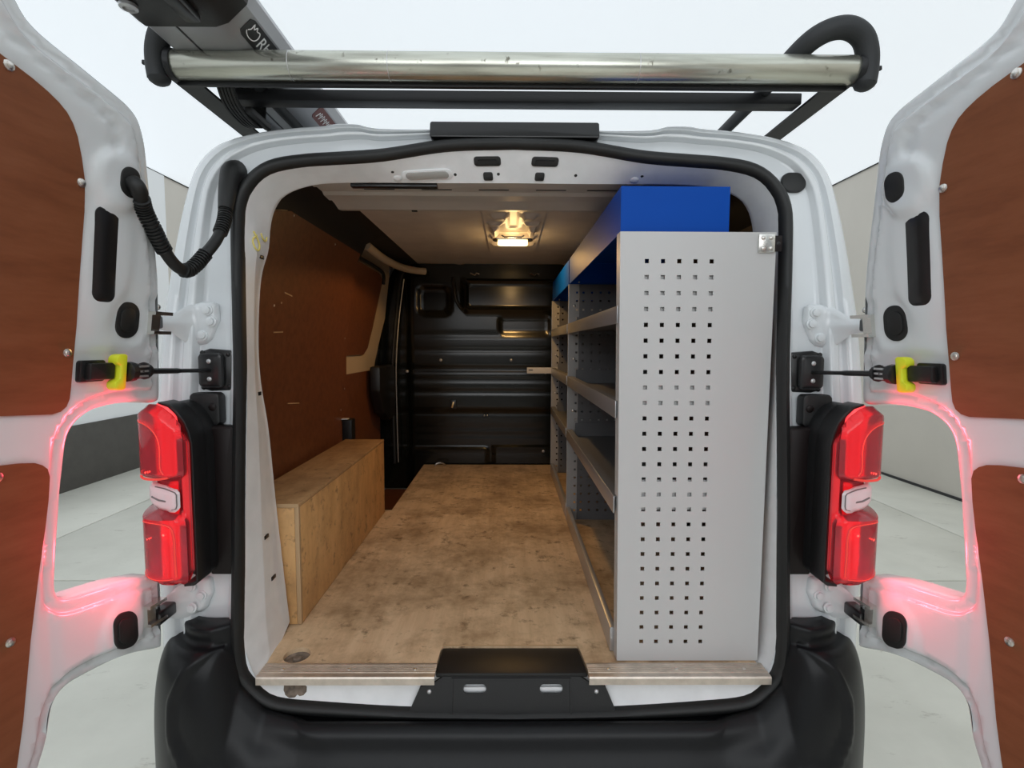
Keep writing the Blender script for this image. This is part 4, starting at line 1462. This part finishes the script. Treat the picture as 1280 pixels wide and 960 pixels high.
# rear wheels under the body
for sgn in (-1, 1):
    V, F = lathevf((sgn * .70, .85, .33), (sgn, 0, 0), [(.20, .12), (.30, .12), (.325, .125), (.33, .135), (.33, .20), (.32, .215), (.29, .22), (.21, .215)], 40)
    wh = obj('rear_wheel', V, F, 'tyre', van, label='black rear tyre')
    V, F = lathevf((sgn * .70, .85, .33), (sgn, 0, 0), [(.205, .125), (.205, .21), (.17, .18), (.06, .19), (.05, .20)], 30)
    obj('wheel_rim', V, F, 'alu', wh)

# ------------------------------------------------------------------ roof rack
rr = thing('roof_rack', 'black steel roof rack with galvanised rear roller above the doors', 'roof rack', (0, 1.0, 2.0))
tube('roller', [(-.764, .008, 2.045), (-.760, .008, 2.045), (.772, .008, 2.045), (.776, .008, 2.045)], [.027, .030, .030, .027], 'gal', rr, n=28, smooth=40, label='galvanised steel loading roller')
for x in (-.28, .28, -.5):
    V, F = lathevf((x, .008, 2.045), (1, 0, 0), [(.0302, -.0008), (.0304, 0), (.0302, .0008)], 28)
    obj('roller_seam', V, F, 'alu', rr)
for sgn in (-1, 1):
    V, F = lathevf((sgn * .765 + .006, .008, 2.045), (sgn, 0, 0), [(.032, 0), (.033, .004), (.033, .012), (.026, .018)], 24)
    obj('roller_cap', V, F, 'rackblack', rr)
    V, F = join(boxvf(*sorted((sgn * .735, sgn * .79)), .02, 2.1, 2.026, 2.032), boxvf(*sorted((sgn * .784, sgn * .79)), .02, 2.1, 2.032, 2.066))
    obj('side_rail', V, F, 'rackblack', rr, label='black side rail of the rack')
    pth = [(sgn * .64, 2.05, 2.068), (sgn * .64, 1.0, 2.068), (sgn * .64, .40, 2.068), (sgn * .64, .12, 2.070), (sgn * .648, .045, 2.086), (sgn * .672, .005, 2.108), (sgn * .705, -.012, 2.121), (sgn * .742, -.016, 2.122),
           (sgn * .775, -.012, 2.106), (sgn * .792, -.006, 2.075), (sgn * .797, 0, 2.04), (sgn * .795, .002, 2.012)]
    cpth = catmull(pth, 6)
    nn = len(cpth)
    tube('guide_tube', cpth, [.0165 if i < 24 else .0235 for i in range(nn)], 'foam', rr, n=14, smooth=60, label='bent black end tube of the rack')
    dome('tube_end', (sgn * .795, .002, 2.013), (0, 0, -1), .0235, .016, 'foam', rr, n=14)
    V, F = barvf((sgn * .80, .012, 2.048), (sgn * .838, .012, 2.052), .008, .010)
    obj('roller_bolt', V, F, 'rackblack', rr, bevel=.002)
    for y in (.55, 1.8):
        box('rack_foot', *sorted((sgn * .62, sgn * .70)), y - .03, y + .03, 1.985, 2.027, 'rackblack', rr, bevel=.003)
        box('foot_arm', *sorted((sgn * .66, sgn * .735)), y - .02, y + .02, 2.026, 2.034, 'rackblack', rr, bevel=.002)
box('cross_bar', -.77, .77, .024, .036, 2.009, 2.030, 'rackblack', rr, bevel=.003, label='black cross bar under the roller')
for y in (.165, 1.0, 2.0):
    box('cross_bar', -.735, .735, y - .017, y + .027, 2.034, 2.062, 'rackblack', rr, bevel=.003)

# ------------------------------------------------------------------ pipe carrier on the rack
pp = thing('pipe_carrier', 'long silver aluminium pipe carrier with black end cap on the roof rack', 'pipe carrier', (-.65, .9, 2.066))
sec = [(-.745, 2.066), (-.694, 2.066), (-.694, 2.072), (-.688, 2.072), (-.688, 2.066), (-.610, 2.066), (-.585, 2.074), (-.548, 2.108), (-.540, 2.135), (-.565, 2.178), (-.60, 2.20), (-.70, 2.205), (-.748, 2.19), (-.766, 2.15),
       (-.766, 2.10), (-.758, 2.075)]
prism('tube_body', sec, lambda u, v, w: (u, w, v), -.10, 2.15, 'pipealu', pp, smooth=30, label='silver aluminium tube')
box('groove', -.6938, -.6882, -.099, 2.149, 2.0705, 2.0715, 'satin', pp, bevel=0)
cs = [(u * 1.0, v) for u, v in sec if not (-.70 < u < -.68)]
cc = Vector((-.65, 2.135))
lp_ = []
for y, s in ((-.098, 1.02), (-.102, 1.05), (-.18, 1.05), (-.25, 1.03), (-.265, .93)):
    lp_.append([(cc.x + (u - cc.x) * s, y, cc.y + (v - cc.y) * s) for u, v in cs])
V, F = loft(lp_)
m_ = len(cs)
F.append(tuple(range(m_)))
F.append(tuple(range(5 * m_ - 1, 4 * m_ - 1, -1)))
ec = obj('end_cap', V, F, 'plastic', pp, smooth=30, label='black plastic end cap with latch')
V, F = lathevf((-.735, -.17, 2.061), (0, 0, -1), [(.016, 0), (.016, .006), (.010, .008), (.010, .004), (.002, .004)], 16)
obj('cap_lock', V, F, 'alu', ec)
box('cap_hinge', -.645, -.615, -.24, -.14, 2.046, 2.062, 'satin', ec, bevel=.004)
# badges on the slanted lower facet
fa, fb_ = Vector((-.585, 0, 2.074)), Vector((-.548, 0, 2.108))
ev = (fb_ - fa).normalized()
fn = Vector((ev.z, 0, -ev.x))


def facet(u, v, w):
    q = fa + ev * v + fn * w
    return (q.x, u - .065, q.z)


bd = prism('logo_badge', [(.0, .010), (.012, .004), (.165, .004), (.18, .012), (.18, .040), (.165, .046), (.012, .046), (.0, .040)], facet, 0, .0015, 'badge', pp, label='black badge with white Rhino lettering')
tc = bpy.data.curves.new('lettering', 'FONT')
tc.body = 'Rhino'
tc.size = .038
tc.extrude = .0004
to = bpy.data.objects.new('lettering_tmp', tc)
COL.objects.link(to)
dg = bpy.context.evaluated_depsgraph_get()
tm = bpy.data.meshes.new_from_object(to.evaluated_get(dg))
bpy.data.objects.remove(to)
V = [facet(.060 + v.co.x, .012 + v.co.y, .0018 + v.co.z) for v in tm.vertices]
F = [tuple(p.vertices) for p in tm.polygons]
obj('lettering', V, F, 'print', bd, smooth=30)
hd_ = [(.012, .020), (.020, .014), (.034, .012), (.048, .016), (.052, .026), (.046, .036), (.036, .034), (.030, .040), (.026, .032), (.018, .040), (.019, .028)]
tube('animal_head_mark', [facet(u, v, .002) for u, v in catmull(hd_, 3, True)], .0012, 'print', bd, n=5)
bd2 = prism('red_badge', [(.40, .010), (.408, .004), (.52, .004), (.53, .012), (.53, .040), (.52, .046), (.408, .046), (.40, .040)], facet, 0, .0015, 'badgered', pp, label='dark red badge with pale markings')
for k in range(6):
    tube('badge_mark', [facet(.415 + k * .018, .014, .002), facet(.420 + k * .018, .030, .002), facet(.428 + k * .018, .022, .002), facet(.430 + k * .018, .034, .002)], .0014, 'print', bd2, n=5)
# strap under the cross bar
sp_ = catmull([(0, .078, 2.07), (0, .084, 2.035), (0, .110, 2.008), (0, .155, 1.997), (0, .205, 1.999), (0, .235, 2.015), (0, .243, 2.068)], 6)
V, F = [], []
prf = [(-.020, 0), (-.020, -.006)]
for k in range(5):
    x = -.016 + k * .008
    prf += [(x - .003, -.006), (x - .002, -.0085), (x + .002, -.0085), (x + .003, -.006)]
prf += [(.020, -.006), (.020, 0)]
for i, p in enumerate(sp_):
    t = (sp_[min(i + 1, len(sp_) - 1)] - sp_[max(i - 1, 0)]).normalized()
    nrm = Vector((0, t.z, -t.y))
    for (x, d) in prf:
        q = p + nrm * d * -1
        V.append((-.690 + x, q.y, q.z))
n = len(prf)
for i in range(len(sp_) - 1):
    for k in range(n):
        F.append((i * n + k, i * n + (k + 1) % n, (i + 1) * n + (k + 1) % n, (i + 1) * n + k))
F.append(tuple(range(n)))
F.append(tuple(range(len(sp_) * n - 1, (len(sp_) - 1) * n - 1, -1)))
obj('clamp_strap', V, F, 'rubber', pp, smooth=30, label='ribbed black strap clamping the carrier to the cross bar')
V, F = boxvf(-.672, -.652, .13, .24, 1.995, 2.012)
obj('strap_buckle', V, F, 'rubber', pp, bevel=.005)
